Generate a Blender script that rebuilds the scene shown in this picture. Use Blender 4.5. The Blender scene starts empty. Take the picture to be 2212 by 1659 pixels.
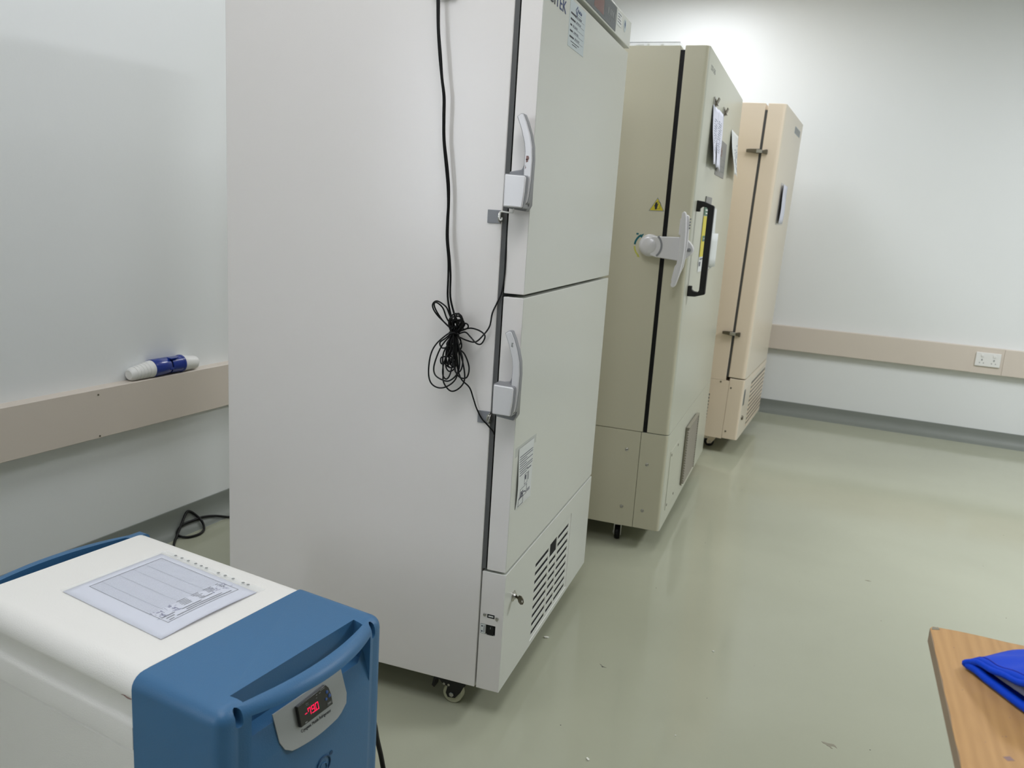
import bpy, bmesh, math, random
from mathutils import Vector, Matrix
from math import sin, cos, pi, radians, sqrt
random.seed(7)
SC = bpy.context.scene
COL = SC.collection

# ------------------------------------------------------------------ materials
def lin(c):
    return tuple(((v/255)/12.92 if v/255 <= .04045 else ((v/255+.055)/1.055)**2.4) for v in c)
def mat(name, rgb, rough=.5, metal=0., var=0., vscale=4., bump=0., bscale=200., spec=.5, coat=0., emit=None, es=0., alpha=1., trans=0.):
    m = bpy.data.materials.new(name); m.use_nodes = True
    nt = m.node_tree; b = nt.nodes['Principled BSDF']
    c = (*lin(rgb), 1)
    b.inputs['Base Color'].default_value = c
    b.inputs['Roughness'].default_value = rough
    b.inputs['Metallic'].default_value = metal
    b.inputs['Specular IOR Level'].default_value = spec
    b.inputs['Coat Weight'].default_value = coat
    b.inputs['Coat Roughness'].default_value = .12
    b.inputs['Alpha'].default_value = alpha
    b.inputs['Transmission Weight'].default_value = trans
    if emit:
        b.inputs['Emission Color'].default_value = (*lin(emit), 1); b.inputs['Emission Strength'].default_value = es
    tc = nt.nodes.new('ShaderNodeTexCoord')
    if var:
        n = nt.nodes.new('ShaderNodeTexNoise'); n.inputs['Scale'].default_value = vscale; n.inputs['Detail'].default_value = 4
        nt.links.new(tc.outputs['Object'], n.inputs['Vector'])
        mx = nt.nodes.new('ShaderNodeMix'); mx.data_type = 'RGBA'
        mx.inputs[6].default_value = (*[v*(1-var) for v in c[:3]], 1); mx.inputs[7].default_value = (*[min(1, v*(1+var)) for v in c[:3]], 1)
        nt.links.new(n.outputs['Fac'], mx.inputs[0]); nt.links.new(mx.outputs[2], b.inputs['Base Color'])
    if bump:
        n = nt.nodes.new('ShaderNodeTexNoise'); n.inputs['Scale'].default_value = bscale; n.inputs['Detail'].default_value = 2
        nt.links.new(tc.outputs['Object'], n.inputs['Vector'])
        bp = nt.nodes.new('ShaderNodeBump'); bp.inputs['Strength'].default_value = bump; bp.inputs['Distance'].default_value = .001
        nt.links.new(n.outputs['Fac'], bp.inputs['Height']); nt.links.new(bp.outputs['Normal'], b.inputs['Normal'])
    return m

M = {}
M['wall'] = mat('wall_paint', (232, 235, 234), .38, var=.012, vscale=1.5, bump=.25, bscale=60)
M['wall_unseen'] = mat('low_bounce_wall', (150, 152, 150), .6, var=.01)  # unseen right and back walls, darkened to cut bounced light
M['ceiling'] = mat('ceiling_paint', (205, 205, 203), .8, var=.01)
M['cove'] = mat('epoxy_cove', (124, 129, 122), .5, var=.06, vscale=6, bump=.6, bscale=14)
M['trunk'] = mat('beige_trunking', (214, 204, 191), .42, var=.012, vscale=3)
M['paint1'] = mat('light_grey_enamel', (242, 238, 234), .21, var=.008, vscale=3, bump=.12, bscale=500)  # side copy of the enamel, brightened for the light it catches
M['front1'] = mat('light_grey_enamel_shaded', (217, 219, 211), .27, var=.008, vscale=3, bump=.1, bscale=500)  # front copy of that enamel; dimmer light and floor bounce in the colour
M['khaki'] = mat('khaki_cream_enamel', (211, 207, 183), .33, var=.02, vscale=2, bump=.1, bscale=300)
M['khaki_front'] = mat('khaki_cream_enamel_shaded', (196, 197, 180), .30, var=.015, vscale=2, bump=.1, bscale=300)  # darker copy of the khaki for fronts; shading by facing in the colour
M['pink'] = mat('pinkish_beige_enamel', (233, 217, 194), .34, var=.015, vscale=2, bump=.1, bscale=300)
M['pink_front'] = mat('beige_enamel_shaded', (222, 212, 192), .32, var=.015, vscale=2, bump=.1, bscale=300)  # front copy of the beige enamel, shaded through its colour
M['rubber'] = mat('dark_grey_gasket', (92, 93, 92), .55)
M['black'] = mat('black_rubber', (9, 9, 9), .45, spec=.3)
M['blackp'] = mat('black_plastic', (20, 20, 21), .42)
M['void'] = mat('dark_inside', (12, 12, 12), .9)
M['silver'] = mat('silver_painted_plastic', (228, 227, 228), .28, metal=.15, bump=.1, bscale=900)
M['silverdark'] = mat('grey_plastic_rim', (140, 141, 144), .35)
M['steel'] = mat('brushed_steel', (190, 188, 182), .28, metal=1.)
M['darksteel'] = mat('aged_metal', (120, 114, 100), .35, metal=.9)
M['bracket'] = mat('grey_bracket', (138, 140, 144), .4)
M['white'] = mat('white_plastic', (232, 232, 228), .4, bump=.1, bscale=300)
M['poly'] = mat('white_moulded_polyethylene', (240, 238, 232), .55, var=.012, vscale=5, bump=.35, bscale=450)
M['polyside'] = M['poly']
M['blue'] = mat('blue_moulded_polyethylene', (60, 109, 150), .42, var=.015, vscale=6, bump=.3, bscale=450)
M['bluedeep'] = mat('deep_blue_plastic', (18, 50, 140), .22, coat=.3)
M['nylon'] = mat('royal_blue_nylon', (0, 66, 204), .55, spec=.2, var=.05, vscale=30, bump=.6, bscale=90)
M['lining'] = mat('pale_lilac_lining', (200, 198, 214), .7, bump=.4, bscale=80)
M['paper'] = mat('white_paper', (226, 228, 240), .75, var=.015, vscale=25)
M['paperw'] = mat('white_label_paper', (222, 225, 222), .6, var=.01, vscale=25)
M['paperb'] = mat('pale_blue_label_paper', (200, 210, 212), .45, var=.03, vscale=12)
M['plastic'] = mat('clear_sleeve_plastic', (240, 244, 244), .22, alpha=.22, spec=.3)
M['ink'] = mat('grey_ink', (84, 84, 98), .7)
M['inkfaint'] = mat('pale_grid_ink', (150, 156, 172), .7)
M['inkdark'] = mat('black_ink', (50, 52, 56), .7)
M['inkblue'] = mat('violet_blue_pen', (86, 84, 140), .7)
M['navy'] = mat('navy_print', (40, 62, 112), .5)
M['logoblack'] = mat('black_print', (38, 42, 48), .5)
M['teal'] = mat('teal_print', (20, 105, 115), .5)
M['yellow'] = mat('yellow_print', (214, 200, 50), .5)
M['olive'] = mat('pale_yellow_print', (205, 205, 95), .5)
M['green'] = mat('green_print', (70, 112, 88), .5)
M['panel'] = mat('slate_control_panel', (84, 90, 95), .3)
M['panel2'] = mat('grey_control_panel', (122, 122, 120), .35)
M['display'] = mat('dim_red_display', (120, 80, 76), .25)
M['led'] = mat('red_led', (255, 10, 60), .4, emit=(255, 0, 80), es=3.2)
M['plate'] = mat('satin_aluminium_plate', (172, 176, 176), .38, metal=.35, bump=.2, bscale=700)
M['btn'] = mat('blue_button', (62, 98, 165), .3)
M['wheelc'] = mat('cream_nylon_wheel', (196, 196, 165), .45)
M['lightframe'] = mat('light_frame_white', (235, 235, 235), .5)
M['grey_mark'] = mat('grey_mark', (150, 152, 150), .6)
M['worn'] = mat('brown_wear', (150, 120, 115), .5)
M['woodedge'] = mat('wood_edge_band', (150, 128, 104), .55, var=.05, vscale=20)
M['chipw'] = mat('white_chip', (232, 232, 220), .6)
M['chipd'] = mat('dark_chip', (84, 86, 80), .7)
M['chipg'] = mat('grey_brown_chip', (140, 136, 118), .7, var=.12, vscale=90)
M['diffuser'] = mat('lamp_diffuser', (255, 255, 255), .5, emit=(248, 250, 255), es=2.0)
M['daylight'] = mat('frosted_daylight_pane', (240, 244, 248), .4, emit=(245, 249, 255), es=1.0)

def floor_mat():
    m = bpy.data.materials.new('green_grey_epoxy_floor'); m.use_nodes = True; nt = m.node_tree; b = nt.nodes['Principled BSDF']
    tc = nt.nodes.new('ShaderNodeTexCoord')
    n = nt.nodes.new('ShaderNodeTexNoise'); n.inputs['Scale'].default_value = 1.3; n.inputs['Detail'].default_value = 5
    r = nt.nodes.new('ShaderNodeValToRGB')
    r.color_ramp.elements[0].position = .3; r.color_ramp.elements[0].color = (*lin((168, 170, 149)), 1)
    r.color_ramp.elements[1].position = .7; r.color_ramp.elements[1].color = (*lin((176, 178, 157)), 1)
    n2 = nt.nodes.new('ShaderNodeTexNoise'); n2.inputs['Scale'].default_value = 2.2; n2.inputs['Detail'].default_value = 1
    bp = nt.nodes.new('ShaderNodeBump'); bp.inputs['Strength'].default_value = .12; bp.inputs['Distance'].default_value = .004
    rr = nt.nodes.new('ShaderNodeMapRange'); rr.inputs[3].default_value = .09; rr.inputs[4].default_value = .13
    L = nt.links.new
    L(tc.outputs['Object'], n.inputs['Vector']); L(n.outputs['Fac'], r.inputs['Fac']); L(r.outputs['Color'], b.inputs['Base Color'])
    L(tc.outputs['Object'], n2.inputs['Vector']); L(n2.outputs['Fac'], bp.inputs['Height']); L(bp.outputs['Normal'], b.inputs['Normal'])
    L(n.outputs['Fac'], rr.inputs[0]); L(rr.outputs[0], b.inputs['Roughness'])
    return m
M['floor'] = floor_mat()

def wood_mat():
    m = bpy.data.materials.new('light_oak_veneer'); m.use_nodes = True; nt = m.node_tree; b = nt.nodes['Principled BSDF']
    tc = nt.nodes.new('ShaderNodeTexCoord'); mp = nt.nodes.new('ShaderNodeMapping'); mp.inputs['Scale'].default_value = (20, 1.5, 1)
    mp.inputs['Rotation'].default_value = (0, 0, radians(-3))
    n = nt.nodes.new('ShaderNodeTexNoise'); n.inputs['Scale'].default_value = 3.0; n.inputs['Detail'].default_value = 9; n.inputs['Distortion'].default_value = 1.2
    w = nt.nodes.new('ShaderNodeTexWave'); w.inputs['Scale'].default_value = 1.0; w.inputs['Distortion'].default_value = 9; w.inputs['Detail'].default_value = 3; w.inputs['Detail Scale'].default_value = .8
    r = nt.nodes.new('ShaderNodeValToRGB')
    r.color_ramp.elements[0].position = .15; r.color_ramp.elements[0].color = (*lin((182, 138, 82)), 1)
    r.color_ramp.elements[1].position = .9; r.color_ramp.elements[1].color = (*lin((208, 162, 104)), 1)
    mx = nt.nodes.new('ShaderNodeMix'); mx.data_type = 'FLOAT'; mx.inputs[0].default_value = .25
    L = nt.links.new
    L(tc.outputs['Object'], mp.inputs['Vector']); L(mp.outputs[0], n.inputs['Vector']); L(mp.outputs[0], w.inputs['Vector'])
    L(n.outputs['Fac'], mx.inputs[2]); L(w.outputs['Fac'], mx.inputs[3]); L(mx.outputs[0], r.inputs['Fac']); L(r.outputs['Color'], b.inputs['Base Color'])
    b.inputs['Roughness'].default_value = .48
    return m
M['wood'] = wood_mat()

# ------------------------------------------------------------------ helpers
def catmull(pts, n=8, closed=False):
    P = [Vector(p) for p in pts]; out = []
    N = len(P); rng = range(N) if closed else range(N-1)
    for i in rng:
        p0 = P[(i-1) % N] if closed or i > 0 else P[i]*2-P[i+1]
        p1 = P[i]; p2 = P[(i+1) % N]
        p3 = P[(i+2) % N] if closed or i+2 < N else p2*2-p1
        for k in range(n):
            t = k/n
            out.append(.5*((2*p1)+(-p0+p2)*t+(2*p0-5*p1+4*p2-p3)*t*t+(-p0+3*p1-3*p2+p3)*t**3))
    if not closed: out.append(P[-1])
    return out

class MB:
    def __init__(s): s.b = bmesh.new()
    def box(s, x0, x1, y0, y1, z0, z1):
        v = [s.b.verts.new(p) for p in [(x0,y0,z0),(x1,y0,z0),(x1,y1,z0),(x0,y1,z0),(x0,y0,z1),(x1,y0,z1),(x1,y1,z1),(x0,y1,z1)]]
        for f in [(0,3,2,1),(4,5,6,7),(0,1,5,4),(1,2,6,5),(2,3,7,6),(3,0,4,7)]: s.b.faces.new([v[i] for i in f])
        return s
    def prism(s, poly, ax, a, b):
        # poly 2-D; ax 'x': (y,z), 'y': (x,z), 'z': (x,y)
        def P(p, t): return {'x': (t, p[0], p[1]), 'y': (p[0], t, p[1]), 'z': (p[0], p[1], t)}[ax]
        A = [s.b.verts.new(P(p, a)) for p in poly]; B = [s.b.verts.new(P(p, b)) for p in poly]; n = len(poly)
        s.b.faces.new(A); s.b.faces.new(B[::-1])
        for i in range(n): s.b.faces.new([A[i], B[i], B[(i+1) % n], A[(i+1) % n]])
        bmesh.ops.recalc_face_normals(s.b, faces=s.b.faces[:])
        return s
    def ring_sweep(s, rings, cap=True, closed=False):
        R = [[s.b.verts.new(p) for p in r] for r in rings]; n = len(R[0])
        for i in range(len(R)-(0 if closed else 1)):
            A, B = R[i], R[(i+1) % len(R)]
            for k in range(n): s.b.faces.new([A[k], A[(k+1) % n], B[(k+1) % n], B[k]])
        if cap and not closed: s.b.faces.new(R[0][::-1]); s.b.faces.new(R[-1])
        bmesh.ops.recalc_face_normals(s.b, faces=s.b.faces[:])
        return s
    def tube(s, pts, r, seg=8, closed=False):
        P = [Vector(p) for p in pts]; rings = []; up = None; N = len(P)
        for i, p in enumerate(P):
            a = P[i-1] if (i > 0 or closed) else p; c = P[(i+1) % N] if (i < N-1 or closed) else p
            t = (c-a).normalized()
            if up is None: up = t.orthogonal().normalized()
            up = (up - t*up.dot(t))
            up = up.normalized() if up.length > 1e-6 else t.orthogonal().normalized()
            w = t.cross(up)
            rr = r[i] if isinstance(r, (list, tuple)) else r
            rings.append([p+(up*cos(2*pi*k/seg)+w*sin(2*pi*k/seg))*rr for k in range(seg)])
        return s.ring_sweep(rings, closed=closed)
    def lathe(s, prof, org, axis, seg=32):
        # prof list of (distance along axis, radius)
        ax = Vector(axis).normalized(); u = ax.orthogonal().normalized(); w = ax.cross(u); o = Vector(org)
        return s.ring_sweep([[o+ax*d+(u*cos(2*pi*k/seg)+w*sin(2*pi*k/seg))*max(r, 1e-5) for k in range(seg)] for d, r in prof])
    def cyl(s, p0, p1, r, seg=24):
        p0 = Vector(p0); p1 = Vector(p1); L = (p1-p0).length
        return s.lathe([(0, r), (L, r)], p0, p1-p0, seg)
    def grid(s, fn, nu, nv):
        V = [[s.b.verts.new(fn(i/nu, j/nv)) for j in range(nv+1)] for i in range(nu+1)]
        for i in range(nu):
            for j in range(nv): s.b.faces.new([V[i][j], V[i+1][j], V[i+1][j+1], V[i][j+1]])
        return s
    def mesh(s, name):
        me = bpy.data.meshes.new(name); s.b.to_mesh(me); s.b.free(); return me

def obj(name, mb, m, parent=None, bev=0., seg=3, smooth=None, sub=0, cut=None, solid=0., loc=None, rz=None):
    me = mb.mesh(name) if isinstance(mb, MB) else mb
    me.materials.clear(); me.materials.append(m)
    o = bpy.data.objects.new(name, me); COL.objects.link(o)
    if solid:
        md = o.modifiers.new('solid', 'SOLIDIFY'); md.thickness = solid; md.offset = 0
    if sub:
        md = o.modifiers.new('sub', 'SUBSURF'); md.levels = sub; md.render_levels = sub
    if cut:
        tmp = []
        for k, c in enumerate(cut):
            cm = c.mesh('cutter'); co = bpy.data.objects.new('cutter', cm); COL.objects.link(co); tmp.append(co)
            md = o.modifiers.new('cut%d' % k, 'BOOLEAN'); md.operation = 'DIFFERENCE'; md.object = co; md.solver = 'EXACT'
        dg = bpy.context.evaluated_depsgraph_get(); dg.update()
        nm = bpy.data.meshes.new_from_object(o.evaluated_get(dg), depsgraph=dg)
        o.modifiers.clear(); o.data = nm; nm.name = name
        if not nm.materials: nm.materials.append(m)
        for co in tmp: bpy.data.objects.remove(co)
    if bev:
        md = o.modifiers.new('bevel', 'BEVEL'); md.width = bev; md.segments = seg; md.limit_method = 'ANGLE'; md.angle_limit = radians(32)
        md.harden_normals = True; md.use_clamp_overlap = True
    if smooth is None: smooth = bool(bev)
    if smooth:
        for p in o.data.polygons: p.use_smooth = True
        if not bev: o.data.set_sharp_from_angle(angle=radians(38))
    if parent: o.parent = parent
    if loc: o.location = loc
    if rz is not None: o.rotation_euler = (0, 0, rz)
    return o

def round_front(x0, x1, y0, y1, z0, z1, r, n=7):
    """upright slab whose two vertical front edges (at x1) are rounded"""
    P = [(x0, y0)]+[(x1-r+r*sin(pi/2*k/n), y0+r-r*cos(pi/2*k/n)) for k in range(n+1)]
    P += [(x1-r+r*cos(pi/2*k/n), y1-r+r*sin(pi/2*k/n)) for k in range(n+1)]+[(x0, y1)]
    return MB().prism(P, 'z', z0, z1)
def inset(poly, d):
    """polygon moved inwards by d"""
    n = len(poly); A = sum(poly[i][0]*poly[(i+1) % n][1]-poly[(i+1) % n][0]*poly[i][1] for i in range(n)); s_ = 1 if A > 0 else -1
    out = []
    for i in range(n):
        p0, p1, p2 = (Vector(poly[(i+k) % n]) for k in (-1, 0, 1))
        a = (p1-p0).normalized(); b = (p2-p1).normalized(); na = Vector((-a.y, a.x))*s_; nb = Vector((-b.y, b.x))*s_
        m = (na+nb).normalized(); out.append(tuple(p1+m*(d/max(.45, m.dot(na)))))
    return out

def thing(name, label, cat, loc=(0, 0, 0), rz=0., group=None):
    o = bpy.data.objects.new(name, None); COL.objects.link(o); o.location = loc; o.rotation_euler = (0, 0, rz)
    o.empty_display_size = .1
    o['label'] = label; o['category'] = cat
    if group: o['group'] = group
    return o
def tag(o, label, cat, group=None):
    o['label'] = label; o['category'] = cat
    if group: o['group'] = group
    return o
def part(o, label): o['label'] = label; return o

def text_mesh(s, size, name='lettering', ext=.0003):
    cu = bpy.data.curves.new(name, 'FONT'); cu.body = s; cu.size = size; cu.extrude = ext; cu.resolution_u = 3
    t = bpy.data.objects.new(name, cu); COL.objects.link(t)
    dg = bpy.context.evaluated_depsgraph_get(); dg.update()
    me = bpy.data.meshes.new_from_object(t.evaluated_get(dg), depsgraph=dg)
    bpy.data.objects.remove(t); me.name = name
    return me
def put_text(s, size, org, ex, ey, m, parent, name='lettering', width=None, bold=0.):
    """text with origin org, reading direction ex, up direction ey (in the parent's space)"""
    me = text_mesh(s, size, name)
    xs = [v.co.x for v in me.vertices]; w = max(xs)-min(xs); k = (width/w) if width else 1
    ex = Vector(ex).normalized(); ey = Vector(ey).normalized(); ez = ex.cross(ey)
    x0 = min(xs)
    for v in me.vertices:
        c = v.co.copy(); v.co = Vector(org)+ex*((c.x-x0)*k)+ey*c.y+ez*c.z
    return obj(name, me, m, parent)

# ------------------------------------------------------------------ room (local frame: a along far wall, b depth, origin = left/far corner)
RO = (-1.2205, 4.5329, 0); RY = -.09025
def struct(name, mb, m, **k):
    o = obj(name, mb, m, loc=RO, rz=RY, **k); o['kind'] = 'structure'; return o
HC = 2.95; RW = 5.4; RD = -9.6; WG = .035   # walls lie 35 mm behind the trunking face
struct('floor', MB().box(-.15, RW+.1, RD-.1, .15, -.1, 0), M['floor'])
struct('ceiling', MB().box(-.15, RW+.1, RD-.1, .15, HC, HC+.1), M['ceiling'])
struct('wall_left', MB().box(-WG-.12, -WG, RD-.1, .15, 0, HC), M['wall'])
struct('wall_far', MB().box(-WG, RW, WG, .15, 0, HC), M['wall'])
struct('wall_right', MB().box(RW, RW+.1, RD-.1, .15, 0, HC), M['wall_unseen'])
struct('wall_back', MB().box(-WG, RW, RD-.1, RD, 0, HC), M['wall_unseen'])
# epoxy cove skirting, concave profile, 90 mm up the wall and 70 mm out
def cove_prof():
    pts = [(0, 0), (0, .094)]
    pts += [(.006, .094)]
    for k in range(9):
        t = k/8*pi/2
        pts.append((.008+.055*(1-cos(t)), .078*(1-sin(t))+.002))
    pts.append((.066, 0))
    return pts
mb = MB(); pr = cove_prof()
mb.prism([(-WG+a, z) for a, z in pr], 'y', RD, WG)
struct('baseboard_left', mb, M['cove'], smooth=True)
mb = MB(); mb.prism([(WG-a, z) for a, z in pr], 'x', -WG, RW)
struct('baseboard_far', mb, M['cove'], smooth=True)
# trunking
T0, T1 = .4795, .6525
def trunk_prof(sg):
    return [(-WG, T0), (.012, T0), (.014, T0+.002), (.014, T1-.002), (.012, T1), (-WG, T1)]
o = struct('trim_1', MB().prism([(a, z) for a, z in trunk_prof(1)], 'y', RD, .03), M['trunk'])
mb = MB()
for z in (.633, .487):
    mb.lathe([(0, .0035), (.0015, .003)], (.014, -4.276, z), (1, 0, 0), 10)
obj('screw', mb, M['darksteel'], o)
o = struct('trim_2', MB().prism([(-a, z) for a, z in trunk_prof(1)], 'x', .01, 3.008)
           .prism([(-a, z) for a, z in trunk_prof(1)], 'x', 3.194, RW).box(3.008, 3.194, -.010, WG, T0, T1), M['trunk'])
# double socket in the far trunking
t = thing('wall_socket', 'white double power socket set in the beige trunking on the far wall', 'socket', RO, RY)
obj('socket_plate', MB().box(3.030, 3.176, -.020, -.010, .529, .620), M['white'], t, bev=.003)
for a in (3.068, 3.138):
    for x0, x1, z0, z1 in ((a-.004, a+.004, .566, .578), (a-.014, a-.009, .548, .555), (a+.009, a+.014, .548, .555)):
        obj('pin_hole', MB().box(x0, x1, -.0208, -.0195, z0, z1), M['grey_mark'], t)
for a in (3.068, 3.138): obj('switch', MB().box(a-.008, a+.008, -.024, -.0195, .592, .608), M['white'], t, bev=.001)

# industrial connector lying on the left trunking
t = thing('power_connector', 'blue and white industrial plug and coupler resting on the left wall trunking', 'power connector', RO, RY)
ax = -.0085
def lath(name, prof, b0, z0, b1, z1, m, par, sg=40):
    d = Vector((0, b1-b0, z1-z0))
    return obj(name, MB().lathe(prof, (ax, b0, z0), d, sg), m, par, smooth=True)
zc_ = T1+.034
prof = [(0, .004), (.0, .017), (.004, .021), (.006, .0215)]
for k in range(6):
    d = .010+k*.0135; r = .0235+k*.0012
    prof += [(d, r), (d+.010, r+.0008), (d+.0115, r-.0008), (d+.013, r-.0006)]
prof += [(.095, .031), (.10, .0315), (.10, .004)]
lath('ribbed_grip', prof, -4.130, T1+.0235, -4.030, T1+.032, M['white'], t)
lath('plug_body', [(0, .004), (0, .032), (.004, .033), (.07, .032), (.074, .030), (.074, .004)], -4.031, zc_-.001, -3.957, zc_, M['bluedeep'], t)
lath('coupling_ring', [(0, .02), (0, .026), (.03, .026), (.03, .02)], -3.975, zc_-.002, -3.94, zc_, M['blackp'], t)
lath('socket_body', [(0, .004), (0, .0305), (.05, .0315), (.052, .0335), (.060, .0338), (.062, .031), (.062, .004)], -3.950, zc_, -3.886, zc_-.0015, M['bluedeep'], t)
obj('hinged_lid_tab', MB().box(ax+.005, ax+.028, -3.962, -3.925, zc_+.026, zc_+.0315), M['bluedeep'], t, bev=.002)
obj('locking_lug', MB().box(ax+.020, ax+.033, -3.968, -3.952, zc_-.012, zc_-.004), M['bluedeep'], t, bev=.002)
lath('smooth_grip', [(0, .004), (0, .031), (.02, .029), (.045, .0265), (.062, .0262), (.070, .024), (.072, .018), (.072, .004)], -3.888, zc_-.001, -3.816, T1+.0265, M['white'], t)

# ------------------------------------------------------------------ casters
def caster(par, x, y, r, w, top, wheelm, yokem, ang=0., name='caster', brake=True):
    """wheel touching z=0 below (x,y); top plate at z=top"""
    e = thing(name, '', ''); del e['label']; del e['category']; e.parent = par; e.location = (x, y, 0); e.rotation_euler = (0, 0, ang)
    # local: wheel axis along y
    obj('wheel', MB().lathe([(-w/2, r*.55), (-w/2, r*.93), (-w/2+.003, r), (w/2-.003, r), (w/2, r*.93), (w/2, r*.55)], (0, 0, r), (0, 1, 0), 32), wheelm, e, smooth=True)
    mb = MB()
    yo = [(-.012, r-.012), (.010, r-.010), (.026, r+.012), (.042, top-.012), (.042, top-.006), (-.042, top-.006), (-.044, top-.020), (-.030, top-.034), (-.014, r+.020), (-.018, r)]
    for s in (-1, 1):
        a = s*(w/2+.002); mb.prism(yo, 'y', a, a+s*.0025)
    mb.box(-.042, .042, -w/2-.004, w/2+.004, top-.009, top-.004)
    mb.box(-.046, .046, -.032, .032, top-.004, top)
    if brake:
        mb.prism([(-.052, top-.030), (-.030, top-.022), (-.030, top-.012), (-.056, top-.020), (-.062, top-.05), (-.054, top-.055)], 'y', -.014, .014)
    obj('fork', mb, yokem, e, bev=.0008)
    mb = MB()
    mb.lathe([(0, .007), (.004, .007), (.005, .005)], (0, -w/2-.004, r), (0, -1, 0), 6)
    for dx in (-.018, -.004): mb.lathe([(0, .004), (.002, .0035)], (dx-.006, -w/2-.004, r+.026), (0, -1, 0), 10)
    obj('axle_bolt', mb, M['steel'], e)
    return e

# ------------------------------------------------------------------ freezer 1 (big grey upright, two doors). local = world
CAM = Vector((.60435, -1.85878, 1.33461))
def ap(x, z, y):
    """position at depth y of a feature seen on the side plane y=0 at (x,z)"""
    k = -y/(-CAM.y)
    return (x+(CAM.x-x)*k, z+(CAM.z-z)*k)
W1, H1, D1, B1 = .918, 1.95, .8465, .4246
F1 = thing('upright_freezer', 'tall light grey two-door laboratory freezer, nearest of the three, with black cable on its side', 'freezer')
obj('cabinet_body', MB().box(-D1, -.067, .0, W1, .0885, H1), M['paint1'], F1, bev=.0025)
obj('cabinet_neck', MB().box(-.067, -.0555, .002, W1-.002, .43, 1.866), M['rubber'], F1)
part(obj('door_gasket', MB().box(-.0565, -.0525, .006, W1-.006, .43, 1.128).box(-.0565, -.0525, .006, W1-.006, 1.146, 1.862), M['black'], F1), 'black rubber door seal')
up = obj('upper_door', MB().box(-.052, 0, 0, W1, 1.1415, 1.8605), M['front1'], F1, bev=.002)
lo = obj('lower_door', MB().box(-.052, 0, 0, W1, B1+.004, 1.1335), M['front1'], F1, bev=.002)
def side_tone(o, m):  # side faces get the lighter copy; light by facing set as colour
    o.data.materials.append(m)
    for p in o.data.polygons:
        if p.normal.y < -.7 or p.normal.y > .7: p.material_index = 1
for d in (up, lo): side_tone(d, M['paint1'])
tp = obj('top_panel', MB().box(-.0665, .003, 0, W1, 1.8725, H1), M['front1'], F1, bev=.002)
side_tone(tp, M['paint1'])
obj('display_panel', MB().box(.003, .0042, .20, .695, 1.8775, 1.9435), M['panel'], tp)
obj('display_window', MB().box(.0042, .0046, .425, .535, 1.886, 1.932), M['display'], tp)
mb = MB()
mb.box(.0042, .0046, .548, .5495, 1.886, 1.935)
for y in (.585, .612, .628, .646, .672): mb.box(.0042, .0047, y, y+.009, 1.905, 1.921)
for y in (.602, .625, .648): mb.box(.0042, .0046, y, y+.005, 1.890, 1.896)
for (a, b_) in ((.575, .690),):
    mb.box(.0042, .0045, a, b_, 1.9255, 1.9263); mb.box(.0042, .0045, a, b_, 1.901, 1.9018)
obj('buttons', mb, M['grey_mark'], tp)
o = obj('round_sticker', MB().lathe([(0, .0185), (.0008, .0185)], (.003, .822, 1.921), (1, 0, 0), 32), M['paperb'], tp)
obj('sticker_emblem', MB().prism([(.815, 1.924), (.822, 1.936), (.829, 1.924), (.822, 1.912)], 'x', .0038, .0042), M['navy'], tp)
obj('text_sticker', MB().box(.003, .0038, .712, .772, 1.903, 1.940), M['paperw'], tp)
mb = MB()
for k, (a, b_) in enumerate(((.720, .765), (.720, .745), (.718, .760), (.718, .766))): mb.box(.0038, .0041, a, b_, 1.9335-k*.0075, 1.9355-k*.0075)
obj('sticker_print', mb, M['ink'], tp)
# maker's lettering on the upper door
LX = .0005
lw = .168/6
put_text('SCI', .040, (LX, .008, 1.8075), (0, 1, 0), (0, 0, 1), M['logoblack'], up, 'lettering', width=.078)
put_text('TEK', .040, (LX, .090, 1.8075), (0, 1, 0), (0, 0, 1), M['navy'], up, 'lettering', width=.090)
# service sticker
ss = part(obj('service_sticker', MB().box(0, .0008, .212, .364, 1.744, 1.852), M['paperb'], up), 'pale blue service sticker with handwriting')
mb = MB()
for k in range(5):
    z = 1.8205-k*.0135
    mb.box(.0008, .0011, .222, .222+(.052, .045, .016, .026, .040)[k], z, z+.0042)
mb.box(.0008, .0011, .235, .315, 1.758, 1.7595); mb.box(.0008, .0011, .25, .295, 1.7525, 1.754)
obj('print', mb, M['inkdark'], ss)
mb = MB()
for k in range(5):
    z = 1.8205-k*.0135; x = .222+(.056, .050, .022, .032, .046)[k]
    mb.box(.0008, .001, x, .352, z-.0005, z+.0001)
    for q in range(7):
        yy = x+.004+q*.0065; mb.box(.0008, .0011, yy, yy+.0008, z+.0005, z+.006); mb.box(.0008, .0011, yy, yy+.004, z+.003+random.uniform(-.002, .002), z+.0037+random.uniform(-.001, .002))
obj('handwriting', mb, M['ink'], ss)
mb = MB()
mb.prism([(.262, 1.8365), (.2785, 1.8485), (.2785, 1.845), (.2665, 1.8365), (.2785, 1.832), (.2785, 1.8225)], 'x', .0008, .0011)
mb.prism([(.2785, 1.8485), (.281, 1.8465), (.281, 1.8235), (.2785, 1.8225)], 'x', .0008, .0011)
obj('emblem', mb, M['navy'], ss)
put_text('MedLab', .0125, (.0009, .286, 1.8345), (0, 1, 0), (0, 0, 1), M['navy'], ss, 'lettering', width=.036)
mb = MB().box(.0008, .0011, .285, .322, 1.830, 1.8306).box(.0008, .0011, .262, .318, 1.8255-.006, 1.8261-.006)
obj('rule_lines', mb, M['ink'], ss)
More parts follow.
